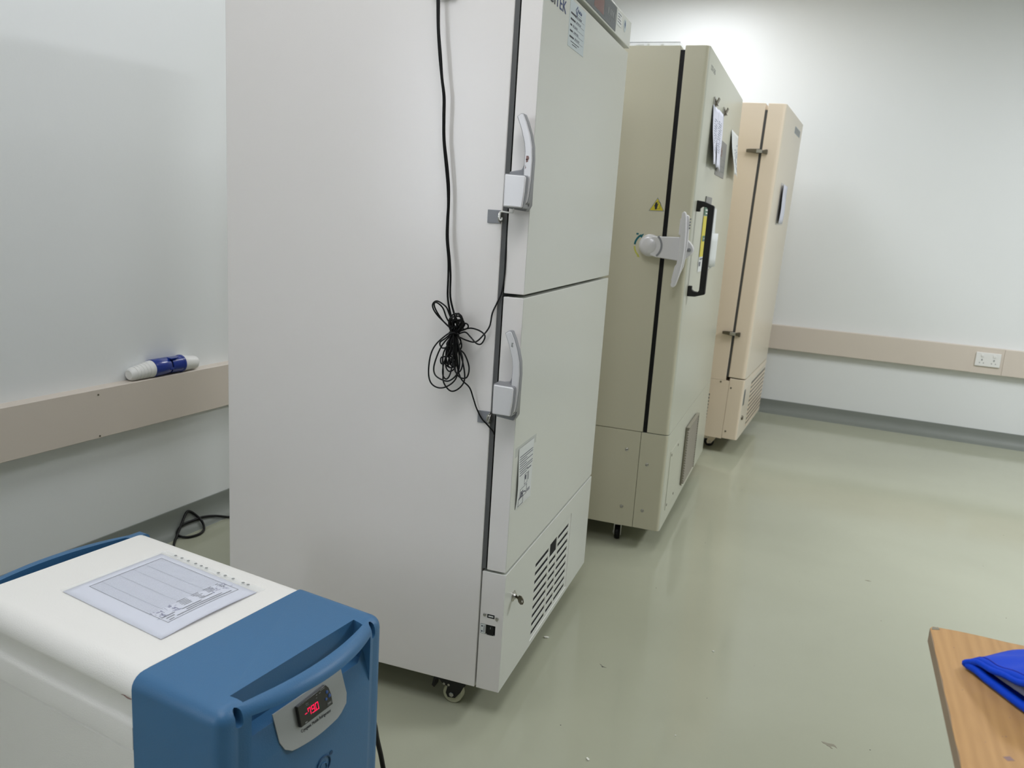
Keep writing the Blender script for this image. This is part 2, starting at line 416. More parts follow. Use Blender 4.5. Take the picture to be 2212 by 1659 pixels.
# instruction sheet taped to the lower door
sh = part(obj('tape_strip', MB().box(0, .0006, .013, .185, .733, .757), M['plastic'], lo), 'clear tape holding the sheet')
sh = part(obj('instruction_sheet', MB().grid(lambda u, v: (.0012+.006*(1-u)*sin(pi*v)*(1-v), .040+.125*u, .587+.162*v), 8, 12), M['paperw'], lo, solid=.0004), 'printed instruction sheet with line drawings')
def hx(y, z):
    u = (y-.040)/.125; v = (z-.587)/.162; v = min(max(v, 0), 1); return .0017+.006*(1-u)*sin(pi*v)*(1-v)
mb = MB()
def bar(y0, y1, z0, z1):
    n = 4
    for k in range(n):
        a = y0+(y1-y0)*k/n; b_ = y0+(y1-y0)*(k+1)/n; x = hx((a+b_)/2, (z0+z1)/2)
        mb.box(x, x+.0003, a, b_, z0, z1)
for k, (a, b_) in enumerate(((.050, .158), (.048, .158), (.048, .110), (.048, .160), (.050, .105), (.048, .160), (.048, .158), (.052, .120), (.05, .11))):
    bar(a, b_, .724-k*.0062, .7255-k*.0062)
bar(.115, .150, .676, .6785)
# drawings: doors, boxes and knobs
for (y0, y1, z0, z1) in ((.095, .120, .640, .668), (.060, .120, .610, .636), (.055, .095, .590, .612)):
    bar(y0, y1, z1-.0008, z1); bar(y0, y1, z0, z0+.0008); bar(y0, y0+.0012, z0, z1); bar(y1-.0012, y1, z0, z1)
bar(.068, .078, .613, .628); bar(.084, .089, .613, .628)
for z in (.612, .615, .618): bar(.125, .15, z, z+.001)
for k in range(10):
    t0 = k/10; bar(.055+.06*t0, .055+.06*(t0+.1), .6085+.012*sin(pi*t0*.9), .6105+.012*sin(pi*t0*.9))
bar(.100, .108, .652, .664); bar(.128, .131, .645, .668)
obj('print', mb, M['ink'], sh)
# base cover with louvred vent, lock, usb port, rocker switch
def slots():
    c = MB()
    z = .340
    dz = .0262
    for k in range(9):
        zz = .1205+k*.0267
        c.box(-.030, .02, .2785, .4115, zz-.0065, zz+.0065)
        c.box(-.030, .02, .5145, .6400, zz-.0065, zz+.0065)
        if k < 7: c.box(-.030, .02, .4270, .5020, zz-.0065, zz+.0065)
    c.box(-.030, .02, .4270, .5020, .2995, .3445)
    return c
bc = obj('base_cover', MB().box(-.0625, .0015, 0, W1, .0890, B1-.002), M['front1'], F1,
         cut=[MB().box(-.001, .02, .262, .660, .1045, .369), slots(), MB().box(-.0450, -.0185, -.01, .008, .2480, .2755)], bev=.0012, seg=2)
side_tone(bc, M['paint1'])
obj('slot_shade_plate', MB().box(-.028, -.0035, .27, .65, .11, .36), M['void'], bc)  # dark plate behind the slots stands in for the shade inside
obj('lock_plate', MB().lathe([(0, .015), (.002, .015), (.003, .0125), (.003, .009), (.008, .008)], (.0015, .073, .335), (1, 0, 0), 28), M['steel'], bc, smooth=True)
part(obj('usb_port', MB().box(-.0425, -.0225, -.0008, .001, .2965, .3065), M['blackp'], bc), 'black socket opening')
obj('usb_tongue', MB().box(-.0390, -.0255, -.0014, -.0006, .3000, .3035), M['white'], bc)
for x, z in ((-.0500, .3030), (-.0160, .2985)):
    obj('screw', MB().lathe([(0, .0048), (.002, .004), (.003, .0015)], (x, 0, z), (0, -1, 0), 16), M['steel'], bc, smooth=True)
rs = obj('rocker_switch', MB().prism([(-.001, .249), (-.001, .2745), (.004, .262)], 'x', -.0405, -.0225).box(-.0450, -.0185, .004, .008, .248, .2755), M['blackp'], bc)
mb = MB().box(-.032, -.031, -.0016, .004, .266, .272); mb.lathe([(0, .0032), (.0008, .0032)], (-.0315, .0006, .2545), (0, -1, -.15), 16)
obj('switch_marks', mb, M['grey_mark'], bc)
sl = obj('switch_label', MB().box(-.0590, -.0460, -.0007, .0005, .2500, .2760), M['paperw'], bc)
mb = MB()
mb.box(-.0595, -.0455, -.0005, .0004, .2493, .2767)
for z in (.270, .2555): mb.box(-.057, -.053, -.001, -.0005, z-.002, z+.002)
mb.box(-.0500, -.0485, -.001, -.0005, .253, .273)
obj('label_print', mb, M['ink'], sl)
# key in the lock
ky = thing('key', 'small metal key sticking out of the lock on the grey freezer base', 'key', (.0095, .073, .335))
obj('key_blade', MB().box(0, .012, -.001, .001, -.0035, .0035), M['darksteel'], ky)
hk = [(.010, -.004), (.014, -.010), (.024, -.0125), (.033, -.008), (.036, 0), (.033, .008), (.024, .0125), (.014, .010), (.010, .004)]
obj('key_bow', MB().prism(hk, 'y', -.0012, .0012), M['darksteel'], ky, cut=[MB().cyl((.0295, -.01, 0), (.0295, .01, 0), .0036, 16)], bev=.0004, seg=2)
ky.rotation_euler = (0, radians(2), radians(-38))
# handles
def door_handle(door, dz, dx, kind):
    S = lambda x, z, y: ap(x+dx, z+dz, y)
    y0, y1 = -.048, -.026
    outer = [(-.0270, 1.5540), (-.0180, 1.5360), (-.0080, 1.5090), (-.0010, 1.4820), (.0015, 1.4520), (.0010, 1.4100), (-.0020, 1.3700), (-.0050, 1.3560), (-.0130, 1.3480)]
    inner = [(-.0190, 1.3560), (-.0190, 1.4050), (-.0200, 1.4300), (-.0195, 1.4700), (-.0225, 1.4900), (-.0320, 1.5200), (-.0440, 1.5480), (-.0340, 1.5550)]
    lever = [S(x, z, -.04) for x, z in outer+inner]
    h = obj('door_handle', MB().prism(lever, 'y', y0+.003, y1), M['silverdark'], door, bev=.0015, seg=2)
    obj('handle_face', MB().prism(inset(lever, .0013), 'y', y0, y0+.012), M['silver'], h, bev=.0022, seg=3)
    part(h, 'curved silver lever handle')
    base = [S(x, z, -.013) for x, z in ((-.006, 1.475), (.0015, 1.455), (.002, 1.350), (-.006, 1.336), (-.052, 1.341), (-.052, 1.424), (-.022, 1.430))]
    obj('handle_mount', MB().prism(base, 'y', -.026, -.0005), M['silverdark'], door, bev=.003)
    q = [S(x, z, -.058) for x, z in ((-.0670, 1.4200), (-.0150, 1.4180), (-.0120, 1.4130), (-.0125, 1.3800), (-.0165, 1.3420), (-.0665, 1.3430))]
    lt = obj('latch_housing', MB().prism(q, 'y', -.060, -.018), M['silverdark'], door, bev=.002, seg=2)
    obj('latch_cover', MB().prism(inset(q, .0016), 'y', -.064, -.040), M['silver'], lt, bev=.0030, seg=3)
    part(lt, 'silver latch box')
    if kind == 0:
        mb = MB()
        for (x0, x1, z0, z1) in ((-.0180, -.0100, 1.452, 1.462), (-.0175, -.0120, 1.447, 1.455), (-.0185, -.0150, 1.435, 1.437), (-.0185, -.0165, 1.432, 1.440)):
            a = S(x0, z0, -.0485); c = S(x1, z1, -.0485); mb.prism([(a[0], a[1]), (c[0]-.001, a[1]+.001), (c[0], (a[1]+c[1])/2), (c[0]-.002, c[1]), (a[0]+.001, c[1])], 'y', -.0486, -.0479)
        obj('worn_patch', mb, M['worn'], h)
    else:
        a = S(-.028, 1.524, -.0485); obj('scuff', MB().prism([(a[0], a[1]-.008), (a[0]+.005, a[1]-.009), (a[0]+.0035, a[1]-.002), (a[0]+.006, a[1]+.001), (a[0]+.001, a[1]+.002)], 'y', -.0486, -.0479), M['grey_mark'], h)
door_handle(up, 0, 0, 0)
door_handle(lo, -.5015, .0035, 1)
# padlock brackets on cabinet side
def bracket(zc, dx):
    b = thing('lock_bracket', '', ''); del b['label']; del b['category']; b.parent = F1
    obj('bracket_plate', MB().box(-.1035+dx, -.0700+dx, -.003, 0, zc-.0155, zc+.0155), M['bracket'], b, bev=.001)
    obj('bracket_ear', MB().cyl((-.0715+dx, -.004, zc), (-.0690+dx, -.004, zc), .0135, 24).cyl((-.068+dx, -.004, zc), (-.0665+dx, -.004, zc), .011, 24), M['steel'], b, smooth=True)
bracket(1.3200, 0); bracket(.8310, .0035)
pts = [ap(-.040, 1.341, -.03), ap(-.041, 1.334, -.03), ap(-.045, 1.331, -.03), ap(-.068, 1.3325, -.022), ap(-.0722, 1.330, -.02), ap(-.0735, 1.318, -.02), ap(-.071, 1.313, -.02), ap(-.068, 1.314, -.02), ap(-.0675, 1.319, -.02)]
ys = [-.03, -.03, -.03, -.022, -.02, -.02, -.02, -.02, -.02]
part(obj('wire_hook', MB().tube(catmull([(p[0], y, p[1]) for p, y in zip(pts, ys)], 6), .0019, 10), M['white'], up, smooth=True), 'white wire hook')
pts = [(-.0640, -.02, .8440), (-.0675, -.02, .8400), (-.0690, -.018, .8290), (-.0655, -.018, .8240), (-.0630, -.018, .8310)]
part(obj('wire_hook', MB().tube(catmull(pts, 6), .0017, 10), M['steel'], lo, smooth=True), 'metal wire hook')
part(obj('cable_outlet', MB().box(-.262, -.205, -.014, 0, 1.806, 1.846), M['white'], F1, bev=.003), 'white cable outlet cover')
for x, y in ((-.143, .048), (-.143, W1-.048), (-.76, .048), (-.76, W1-.048)):
    caster(F1, x, y, .0285, .024, .0885, M['wheelc'], M['blackp'])

# black sensor cable hanging on the freezer side
def V3(x, z, y): a = ap(x, z, y); return (a[0], y, a[1])
cb = MB(); r = .0019
A = [(-.261, 1.83), (-.258, 1.80), (-.254, 1.74), (-.247, 1.68), (-.239, 1.63), (-.232, 1.588), (-.230, 1.54), (-.227, 1.49), (-.218, 1.43), (-.211, 1.383), (-.2075, 1.34), (-.208, 1.307), (-.207, 1.26), (-.200, 1.21), (-.198, 1.17), (-.197, 1.12), (-.188, 1.08), (-.176, 1.05)]
Bc = [(-.257, 1.83), (-.254, 1.80), (-.251, 1.74), (-.243, 1.68), (-.237, 1.63), (-.229, 1.588), (-.227, 1.54), (-.224, 1.49), (-.2135, 1.43), (-.207, 1.383), (-.2050, 1.34), (-.205, 1.307), (-.2035, 1.26), (-.196, 1.21), (-.192, 1.17), (-.190, 1.12), (-.178, 1.08), (-.168, 1.05)]
for L, q in ((A, -.022), (Bc, -.024)):
    cb.tube(catmull([V3(x, z, q-.004*sin(i*.5)) for i, (x, z) in enumerate(L)], 5), .0026, 8)
K0 = Vector((-.161, -.034, 1.037))
loops = [
 [(-.176, 1.082), (-.185, 1.100), (-.207, 1.111), (-.2185, 1.102), (-.214, 1.086), (-.195, 1.066)],
 [(-.180, 1.070), (-.190, 1.096), (-.205, 1.108), (-.212, 1.104), (-.207, 1.088), (-.188, 1.062)],
 [(-.173, 1.036), (-.202, 1.008), (-.215, .978), (-.217, .936), (-.209, .911), (-.190, .901), (-.169, .905), (-.149, .922), (-.143, .945), (-.150, .985)],
 [(-.187, 1.007), (-.202, .960), (-.198, .935), (-.179, .924), (-.158, .923), (-.139, .946), (-.142, .985)],
 [(-.186, .987), (-.184, .940), (-.180, .912), (-.160, .894), (-.139, .903), (-.126, .925), (-.131, .960), (-.150, 1.010)],
 [(-.150, 1.005), (-.128, .990), (-.113, .960), (-.117, .935), (-.135, .932), (-.150, .948), (-.155, .985)],
 [(-.165, 1.0), (-.178, .965), (-.178, .935), (-.168, .925), (-.160, .94), (-.158, .98)],
 [(-.158, 1.0), (-.150, .96), (-.140, .945), (-.128, .955), (-.128, .98), (-.145, 1.012)],
 [(-.185, 1.02), (-.195, 1.01), (-.188, .998), (-.172, 1.006)],
 [(-.170, .985), (-.187, .975), (-.184, .96), (-.160, .975)],
 [(-.144, 1.044), (-.116, 1.055), (-.089, 1.052), (-.074, 1.041), (-.082, 1.022), (-.096, 1.021), (-.114, 1.034), (-.132, 1.043)],
 [(-.168, 1.065), (-.160, 1.083), (-.145, 1.088), (-.133, 1.080), (-.132, 1.066), (-.145, 1.050)],
 [(-.166, 1.060), (-.158, 1.076), (-.148, 1.080), (-.140, 1.072), (-.146, 1.055)],
 [(-.150, 1.050), (-.135, 1.064), (-.123, 1.064), (-.122, 1.055), (-.140, 1.046)],
 [(-.170, 1.055), (-.165, 1.074), (-.152, 1.078), (-.150, 1.060)],
]
for i, L in enumerate(loops):
    dy = -.006*(i % 4)-.010
    P = [K0+Vector((.004*sin(i*2.1), .004*cos(i*1.7), .006*cos(i)))]
    for k, (x, z) in enumerate(L):
        P.append(Vector((x, -.030+dy*sin(pi*(k+1)/(len(L)+1)), z)))
    cb.tube(catmull(P, 7, closed=True), r, 7, closed=True)
for i in range(26):       # many thin turns packed in the middle
    a = random.uniform(.030, .095); w = random.uniform(.006, .022); sg = -1 if i % 3 else .55; cx = random.uniform(-.006, .006)
    P = [K0+Vector((cx*.3, random.uniform(-.01, .008), 0))]
    for k in range(1, 6):
        t = k/6; P.append(K0+Vector((cx+w*sin(2*pi*t)*.8+(-.003 if sg < 0 else .012)*sin(pi*t), random.uniform(-.012, .01), sg*a*sin(pi*t))))
    cb.tube(catmull(P, 6, closed=True), r, 6, closed=True)
# tails to the door gaps
tail1 = [(-.150, 1.030, -.035), (-.128, 1.022, -.03), (-.108, 1.020, -.025), (-.092, 1.036, -.02), (-.083, 1.058, -.016), (-.078, 1.090, -.010), (-.068, 1.115, -.006), (-.058, 1.140, -.004), (-.053, 1.175, -.003), (-.052, 1.215, -.002), (-.0525, 1.30, .004)]
cb.tube(catmull([V3(x, z, y) if y > -.02 else (x, y, z) for x, z, y in tail1], 6), r, 8)
tail2 = [(-.160, 1.0, -.035), (-.152, .960, -.03), (-.141, .925, -.024), (-.127, .900, -.018), (-.115, .874, -.012), (-.105, .850, -.009), (-.090, .826, -.008), (-.074, .812, -.007), (-.058, .797, -.002), (-.054, .790, .003)]
cb.tube(catmull([V3(x, z, y) if y > -.02 else (x, y, z) for x, z, y in tail2], 6), r, 8)
cb.tube([K0+Vector((.012*cos(a*2*pi/16), .012*sin(a*2*pi/16), .002*cos(a))) for a in range(16)], .0026, 8, closed=True)
cb.tube(catmull([K0+Vector((.010, -.010, 0)), K0+Vector((.016, -.014, .002)), K0+Vector((.020, -.014, -.010))], 6), .0018, 6)
tag(obj('sensor_cable', cb, M['black'], smooth=True), 'thin black sensor cable bundled in loops on the side of the grey freezer', 'cable')

# ------------------------------------------------------------------ freezer 2 (khaki)
F2 = thing('upright_freezer', 'khaki cream single-door upright freezer in the middle, with silver lever latch and black handle', 'freezer', (.2052, 1.3628, 0), -.0192)
W2, H2, D2 = 1.366, 1.9715, .82
obj('cabinet_body', MB().box(-D2, -.107, 0, W2, .4955, H2-.001), M['khaki'], F2, bev=.002)
obj('lower_side_panel', MB().box(-D2, -.1125, .0005, W2, .0855, .4935), M['khaki'], F2, bev=.0015)
part(obj('door_gasket', MB().box(-.107, -.0905, .004, W2-.004, .496, H2-.016), M['black'], F2), 'black rubber door seal')
door = obj('door', round_front(-.0905, 0, 0, W2, .4955, H2, .020), M['khaki_front'], F2, bev=.003, seg=2)
side_tone(door, M['khaki'])
bcv = obj('base_cover', round_front(-.1110, 0, 0, W2, .0865, .4935, .016), M['khaki_front'], F2, bev=.0012, seg=2)
side_tone(bcv, M['khaki'])
obj('base_recess_trim', MB().box(-.111, -.02, .004, W2, .0875, .492), M['khaki'], F2)
mb = MB()
for x, z in ((-.165, .413), (-.0765, .362), (-.164, .167), (-.0765, .164)):
    obj('screw', MB().lathe([(0, .0072), (.0015, .0070), (.0028, .0045), (.0018, .0025), (.0018, .0001)], (x, .0006, z), (0, -1, 0), 18), M['steel'], F2, smooth=True)
acc = obj('access_panel', MB().box(0, .0022, .095, .310, .148, .405), M['khaki_front'], bcv, bev=.001)
for y, z in ((.120, .385), (.285, .388), (.120, .166), (.285, .166)):
    obj('screw', MB().lathe([(0, .0065), (.0015, .005)], (.0022, y, z), (1, 0, 0), 14), M['darksteel'], bcv)
gr = obj('vent_grille', MB().box(0, .006, .500, .835, .140, .412), M['darksteel'], bcv)
mb = MB()
for k in range(22):
    z = .146+k*.0122; mb.prism([(.004, z), (.016, z+.002), (.016, z+.0045), (.004, z+.010)], 'y', .500, .835)
mb.box(.004, .009, .497, .501, .138, .414); mb.box(.004, .017, .832, .838, .138, .414); mb.box(.004, .018, .497, .838, .412, .418)
obj('louvres', mb, mat('grey_brown_louvre', (150, 145, 130), .4, metal=.2), gr)
# lever latch
lat = part(obj('latch_knob', MB().lathe([(0, .041), (.016, .042), (.024, .042), (.026, .0395), (.036, .0385), (.044, .034), (.049, .024), (.0515, .0)], (-.153+.006, 0, 1.240), (0, -1, 0), 40), M['silver'], F2, smooth=True), 'round silver latch knob')
arm = [(-.140, 1.2735), (-.126, 1.2760), (-.034, 1.2800), (-.018, 1.2600), (-.014, 1.2380), (-.018, 1.2100), (-.028, 1.1900), (-.120, 1.1980), (-.140, 1.2035)]
obj('latch_arm', MB().prism(arm, 'y', -.046, -.012), M['silver'], F2, bev=.004)
aa = []
for k in range(9):
    t = radians(-48+k*12); aa.append((-.147+.046*cos(t), 1.240+.046*sin(t)))
bb = [(p[0]+.007*cos(radians(-48+(8-k)*12)), p[1]+.007*sin(radians(-48+(8-k)*12))) for k, p in enumerate(aa[::-1])]
obj('latch_trim', MB().prism(aa+bb, 'y', -.0475, -.02), M['bracket'], F2)
cc = [(-.030+.012*sin(pi*k/8)-.004*k/8, 1.2775-.087*k/8) for k in range(9)]
obj('latch_trim', MB().prism(cc+[(x+.0055, z) for x, z in cc[::-1]], 'y', -.0475, -.02), M['bracket'], F2)
hl = [(-.0215, 1.3760), (-.0290, 1.3680), (-.0290, 1.3200), (-.0262, 1.2800), (-.0270, 1.2300), (-.0300, 1.1800), (-.0370, 1.1300), (-.0445, 1.1020), (-.0420, 1.0930), (-.0350, 1.0900),
      (-.0260, 1.1000), (-.0160, 1.1400), (-.0080, 1.1900), (-.0060, 1.2400), (-.0070, 1.3000), (-.0110, 1.3500), (-.0150, 1.3700)]
part(obj('lever_handle', MB().prism(hl, 'y', -.078, -.050), M['silver'], F2, bev=.004), 'long silver lever handle')
hb = [(-.0330, 1.3520), (-.0370, 1.3450), (-.0380, 1.2900), (-.0260, 1.2800), (-.0260, 1.1900), (-.0400, 1.1700), (-.0480, 1.1180), (-.0460, 1.1080), (-.0300, 1.1080), (-.0080, 1.1700), (.0000, 1.2400), (-.0020, 1.3300), (-.0060, 1.3600), (-.0150, 1.3640)]
obj('lever_backing', MB().prism(hb, 'y', -.050, -.032), M['silver'], F2, bev=.003)
hd = [(-.010+.030*sin(pi*k/12), 1.2750-.079*k/12) for k in range(13)]
kp = obj('keyhole_plate', MB().prism([(-.030, 1.275)]+hd+[(-.030, 1.196)], 'y', -.034, -.0005), M['silver'], F2, bev=.002)
obj('key_cylinder', MB().lathe([(0, .007), (.003, .007), (.004, .005)], (.006, -.034, 1.234), (0, -1, 0), 20), M['bracket'], kp, smooth=True)
mb = MB()
for k in range(4): mb.box(-.001, .003, -.048, -.038, 1.345-k*.011, 1.351-k*.011)
obj('lever_notches', mb, M['bracket'], kp)
# arrows and warning triangle on the side
def arc(cx, cz, r0, r1, a0, a1, n=12):
    o_ = [(cx+r1*cos(radians(a0+(a1-a0)*k/n)), cz+r1*sin(radians(a0+(a1-a0)*k/n))) for k in range(n+1)]
    i_ = [(cx+r0*cos(radians(a1+(a0-a1)*k/n)), cz+r0*sin(radians(a1+(a0-a1)*k/n))) for k in range(n+1)]
    return o_+i_
obj('turn_arrow', MB().prism(arc(-.163, 1.236, .044, .0515, 176, 122), 'y', -.0006, .0005).prism([(-.196, 1.2735), (-.178, 1.2830), (-.186, 1.2650)], 'y', -.0006, .0005)
    .box(-.208, -.199, -.0006, .0005, 1.277, 1.2835), M['teal'], F2)
obj('turn_arrow', MB().prism(arc(-.163, 1.236, .045, .051, 184, 232), 'y', -.0006, .0005).prism([(-.199, 1.194), (-.186, 1.190), (-.193, 1.202)], 'y', -.0006, .0005), M['olive'], F2)
ws = part(obj('warning_sticker', MB().prism([(-.1690, 1.3700), (-.1085, 1.3710), (-.1380, 1.4220)], 'y', -.0006, .0005), M['grey_mark'], F2), 'yellow triangular warning sticker with gloved hand')
obj('sticker_face', MB().prism([(-.1648, 1.3725), (-.1128, 1.3735), (-.1380, 1.4172)], 'y', -.0009, .0004), M['yellow'], ws)
hand = [(-.1450, 1.3770), (-.1385, 1.3765), (-.1355, 1.3920), (-.1330, 1.3990), (-.1350, 1.4000), (-.1375, 1.3950), (-.1385, 1.4030), (-.1410, 1.4035), (-.1430, 1.4040), (-.1455, 1.4000), (-.1470, 1.3930), (-.1490, 1.3900), (-.1465, 1.3870)]
obj('hand_symbol', MB().prism(hand, 'y', -.0012, .0003), M['logoblack'], ws)
obj('hand_outline', MB().prism(arc(-.1335, 1.3965, .0085, .0098, 150, -40), 'y', -.0012, .0003).prism([(-.1262, 1.391), (-.1250, 1.391), (-.1275, 1.3795), (-.1290, 1.3795)], 'y', -.0012, .0003)
    .prism([(-.137, 1.3795), (-.1275, 1.3795), (-.1275, 1.3805), (-.137, 1.3805)], 'y', -.0012, .0003), M['logoblack'], ws)
# black pull handle on the door front
pf = [(0, 1.4220), (0, 1.3790), (.0150, 1.3790), (.0150, 1.3920), (.0240, 1.3990), (.0400, 1.3960), (.0440, 1.3880), (.0440, 1.0780), (.0400, 1.0700), (.0240, 1.0720), (.0150, 1.0780), (.0150, 1.0920), (0, 1.0920), (0, 1.0500), (.0300, 1.0510), (.0660, 1.0620), (.0680, 1.0660), (.0680, 1.4000), (.0660, 1.4040), (.0300, 1.4180)]
part(obj('pull_handle', MB().prism(pf, 'y', .078, .102), M['blackp'], door, bev=.003), 'black plastic pull handle')
put_text('LTF-535', .026, (.0003, .075, 1.900), (0, 1, 0), (0, 0, 1), M['grey_mark'], door, 'lettering', width=.13)
cpn = part(obj('control_panel', MB().box(0, .002, .520, .850, 1.546, 1.700), M['panel2'], door), 'grey control panel')
obj('red_digits', MB().box(.002, .0026, .650, .668, 1.650, 1.672).box(.002, .0026, .672, .690, 1.640, 1.662).box(.002, .0026, .645, .70, 1.634, 1.638), M['display'], cpn)
obj('panel_lines', MB().box(.002, .0024, .53, .84, 1.622, 1.6235).box(.002, .0024, .53, .84, 1.592, 1.5935).box(.002, .0024, .53, .84, 1.57, 1.5715), M['panel'], cpn)

# papers held on the middle freezer's door
def sheet(name, label, y0, y1, zt, zb, x0, lift, mm, group=None, rip=.004, root=None):
    t = thing(name, label, 'paper', (.2052, 1.3628, 0), -.0192, group)
    def X(u, v): return x0+lift*(1-u)*(1-v)*.6+lift*(1-v)**1.5*.6+rip*sin(v*7+u*3)*.5*(1-v)+.0006
    s_ = obj('page', MB().grid(lambda u, v: (X(u, v), y0+(y1-y0)*u, zb+(zt-zb)*v+.006*sin(u*4)*(1-v)), 10, 16), mm, t, solid=.0005, smooth=True)
    return t, X
def printed(t, X, y0, y1, zt, zb, rows, m, seed, dens=.7, rh=.003):
    rnd = random.Random(seed); mb = MB()
    for (v, u0, u1) in rows:
        u = u0
        while u < u1-.02:
            w = rnd.uniform(.02, .09)
            if rnd.random() < dens:
                a = u; b_ = min(u+w, u1); x = X((a+b_)/2, v)+.0008; y = y0+(y1-y0)*a; y2 = y0+(y1-y0)*b_; z = zb+(zt-zb)*v+.006*sin((a+b_)*2)*(1-v)
                mb.box(x, x+.0003, y, y2, z-rh/2, z+rh/2)
            u += w+.02
    obj('print', mb, m, t)
t, X = sheet('paper_sheet', 'white log sheet under the left clip on the khaki freezer door', .218, .400, 1.795, 1.567, .004, .020, M['paper'])
printed(t, X, .218, .400, 1.795, 1.567, [(v/24, .3, .85) for v in range(6, 20)], M['inkfaint'], 3)
t, X = sheet('paper_sheet', 'white log sheet left of the grey control panel on the khaki freezer door', .400, .600, 1.800, 1.567, .003, .012, M['paper'])
printed(t, X, .400, .600, 1.800, 1.567, [(v/26, .1, .7) for v in range(7, 22)], M['inkfaint'], 4)
t, X = sheet('paper_sheet', 'curled paper sheet right of the grey panel on the khaki freezer', .965, 1.300, 1.782, 1.575, .003, .030, M['paperw'])
printed(t, X, .965, 1.300, 1.782, 1.575, [(v/20, .35, .85) for v in range(3, 16)], M['inkfaint'], 5, dens=.5, rh=.006)
def clip(label, y, z):
    t = thing('magnetic_clip', label, 'clip', (.2052, 1.3628, 0), -.0192)
    obj('magnet_base', MB().box(.0002, .006, y-.022, y+.022, z-.030, z+.004), M['steel'], t, bev=.001)
    obj('clip_lever', MB().prism([(.006, z-.026), (.018, z+.002), (.021, z), (.010, z-.030)], 'y', y-.018, y+.018).prism([(.006, z-.002), (.017, z-.026), (.015, z-.028), (.005, z-.006)], 'y', y-.018, y+.018), M['darksteel'], t)
clip('steel clip above the front log sheet on the khaki freezer door, left one', .262, 1.823)
clip('steel clip above the handwritten log sheet on the khaki freezer door, right one', .590, 1.828)
# yellow/green notice behind the pull handle
nt_ = thing('notice_sheet', 'yellow, green and white notice behind the black handle of the khaki freezer', 'notice', (.2052, 1.3628, 0), -.0192)
obj('page', MB().grid(lambda u, v: (.0012+.006*(1-v)*u, .300+.44*u, 1.135+.270*v), 6, 6), M['paperw'], nt_, solid=.0005)
obj('yellow_field', MB().box(.002, .0034, .302, .56, 1.198, 1.366), M['yellow'], nt_)
obj('green_field', MB().box(.002, .0036, .302, .56, 1.368, 1.405).box(.003, .0042, .325, .46, 1.262, 1.285), M['green'], nt_)
obj('lettering', MB().box(.003, .0042, .33, .41, 1.388, 1.394).box(.003, .0042, .34, .44, 1.375, 1.380).box(.003, .0042, .34, .42, 1.270, 1.276), M['paperw'], nt_)
obj('small_print', MB().box(.004, .0062, .32, .40, 1.187, 1.191).box(.005, .0075, .305, .318, 1.160, 1.178), M['ink'], nt_)
obj('grey_magnet_strip', MB().box(.0012, .004, .315, .50, 1.410, 1.446), M['panel2'], nt_)
obj('curled_corner', MB().grid(lambda u, v: (.004+.022*sin(pi*u), .62+.14*u, 1.145+.15*v), 6, 4), M['paperw'], nt_, solid=.0005, smooth=True)
for x, y in ((-.184, .062), (-.184, W2-.09), (-.70, .075), (-.70, W2-.09)):
    caster(F2, x, y, .029, .022, .0855, M['black'], M['white'], ang=radians(-80), brake=False)
# clear tray on top
t = thing('plastic_tray', 'flat clear plastic tray lying on top of the khaki freezer', 'tray', (.2052, 1.3628, 1.9707), -.0192)
obj('tray_base', MB().box(-.78, -.112, .01, .9, .0003, .002), M['plastic'], t)
mb = MB().box(-.78, -.112, .008, .010, .0003, .012).box(-.78, -.112, .898, .90, .0003, .012).box(-.114, -.112, .01, .898, .0003, .012).box(-.78, -.778, .01, .898, .0003, .012)
obj('tray_rim', mb, M['plastic'], t)
obj('rim_edge', MB().box(-.78, -.112, .0075, .0105, .0120, .0135), M['bracket'], t)
mb = MB()
for k in range(11):
    x = -.70+k*.052+random.uniform(-.01, .01); mb.box(x, x+random.uniform(.008, .03), .012, .02, .0022, .0022+random.uniform(.003, .007))
obj('scraps', mb, M['chipw'], t)['kind'] = 'stuff'

# ------------------------------------------------------------------ freezer 3 (pinkish beige), leaning very slightly
F3 = thing('upright_freezer', 'pinkish beige upright freezer farthest back by the far wall, with metal toggle latches', 'freezer', (.3911, 3.0285, 0), -.0881)
W3, H3, D3 = .959, 1.995, .74
P3 = F3
obj('cabinet_body', MB().box(-D3, -.1130, 0, W3, .4350, H3-.001), M['pink'], F3, bev=.002)
obj('cabinet_lip', MB().box(-.113, -.100, .012, W3-.01, .457, H3-.035), M['rubber'], F3)
obj('base_housing', MB().box(-D3, -.0900, .0005, W3, .0830, .4345), M['pink'], F3, bev=.0015)
d3 = obj('door', round_front(-.0985, 0, 0, W3, .4580, H3, .028), M['pink_front'], F3, bev=.004, seg=3)
side_tone(d3, M['pink'])
b3 = obj('base_cover', round_front(-.0895, 0, 0, W3, .0880, .4520, .016), M['pink_front'], F3, bev=.003, seg=2)
side_tone(b3, M['pink'])
def latch(z, x0=-.180):
    e = thing('toggle_latch', '', ''); del e['label']; del e['category']; e.parent = F3
    obj('latch_lever', MB().prism([(x0, z-.007), (x0, z+.009), (x0+.02, z+.011), (-.108, z+.013), (-.108, z-.013), (x0+.02, z-.008)], 'y', -.020, -.004), M['darksteel'], e, bev=.002)
    obj('latch_pin', MB().box(-.124, -.092, -.026, -.001, z-.009, z+.009), M['steel'], e, bev=.002)
    obj('latch_keeper', MB().prism([(-.096, z-.006), (-.096, z+.006), (-.072, z+.013), (-.066, z+.011), (-.066, z-.013), (-.072, z-.014)], 'y', -.016, -.0005), M['darksteel'], e, bev=.002)
latch(1.738); latch(.716, -.168)
for x, z in ((-.076, .396), (-.071, .133), (-.139, .424)):
    obj('screw', MB().lathe([(0, .0055), (.002, .004)], (x, .0, z), (0, -1, 0), 12), M['darksteel'], F3)
mb = MB()
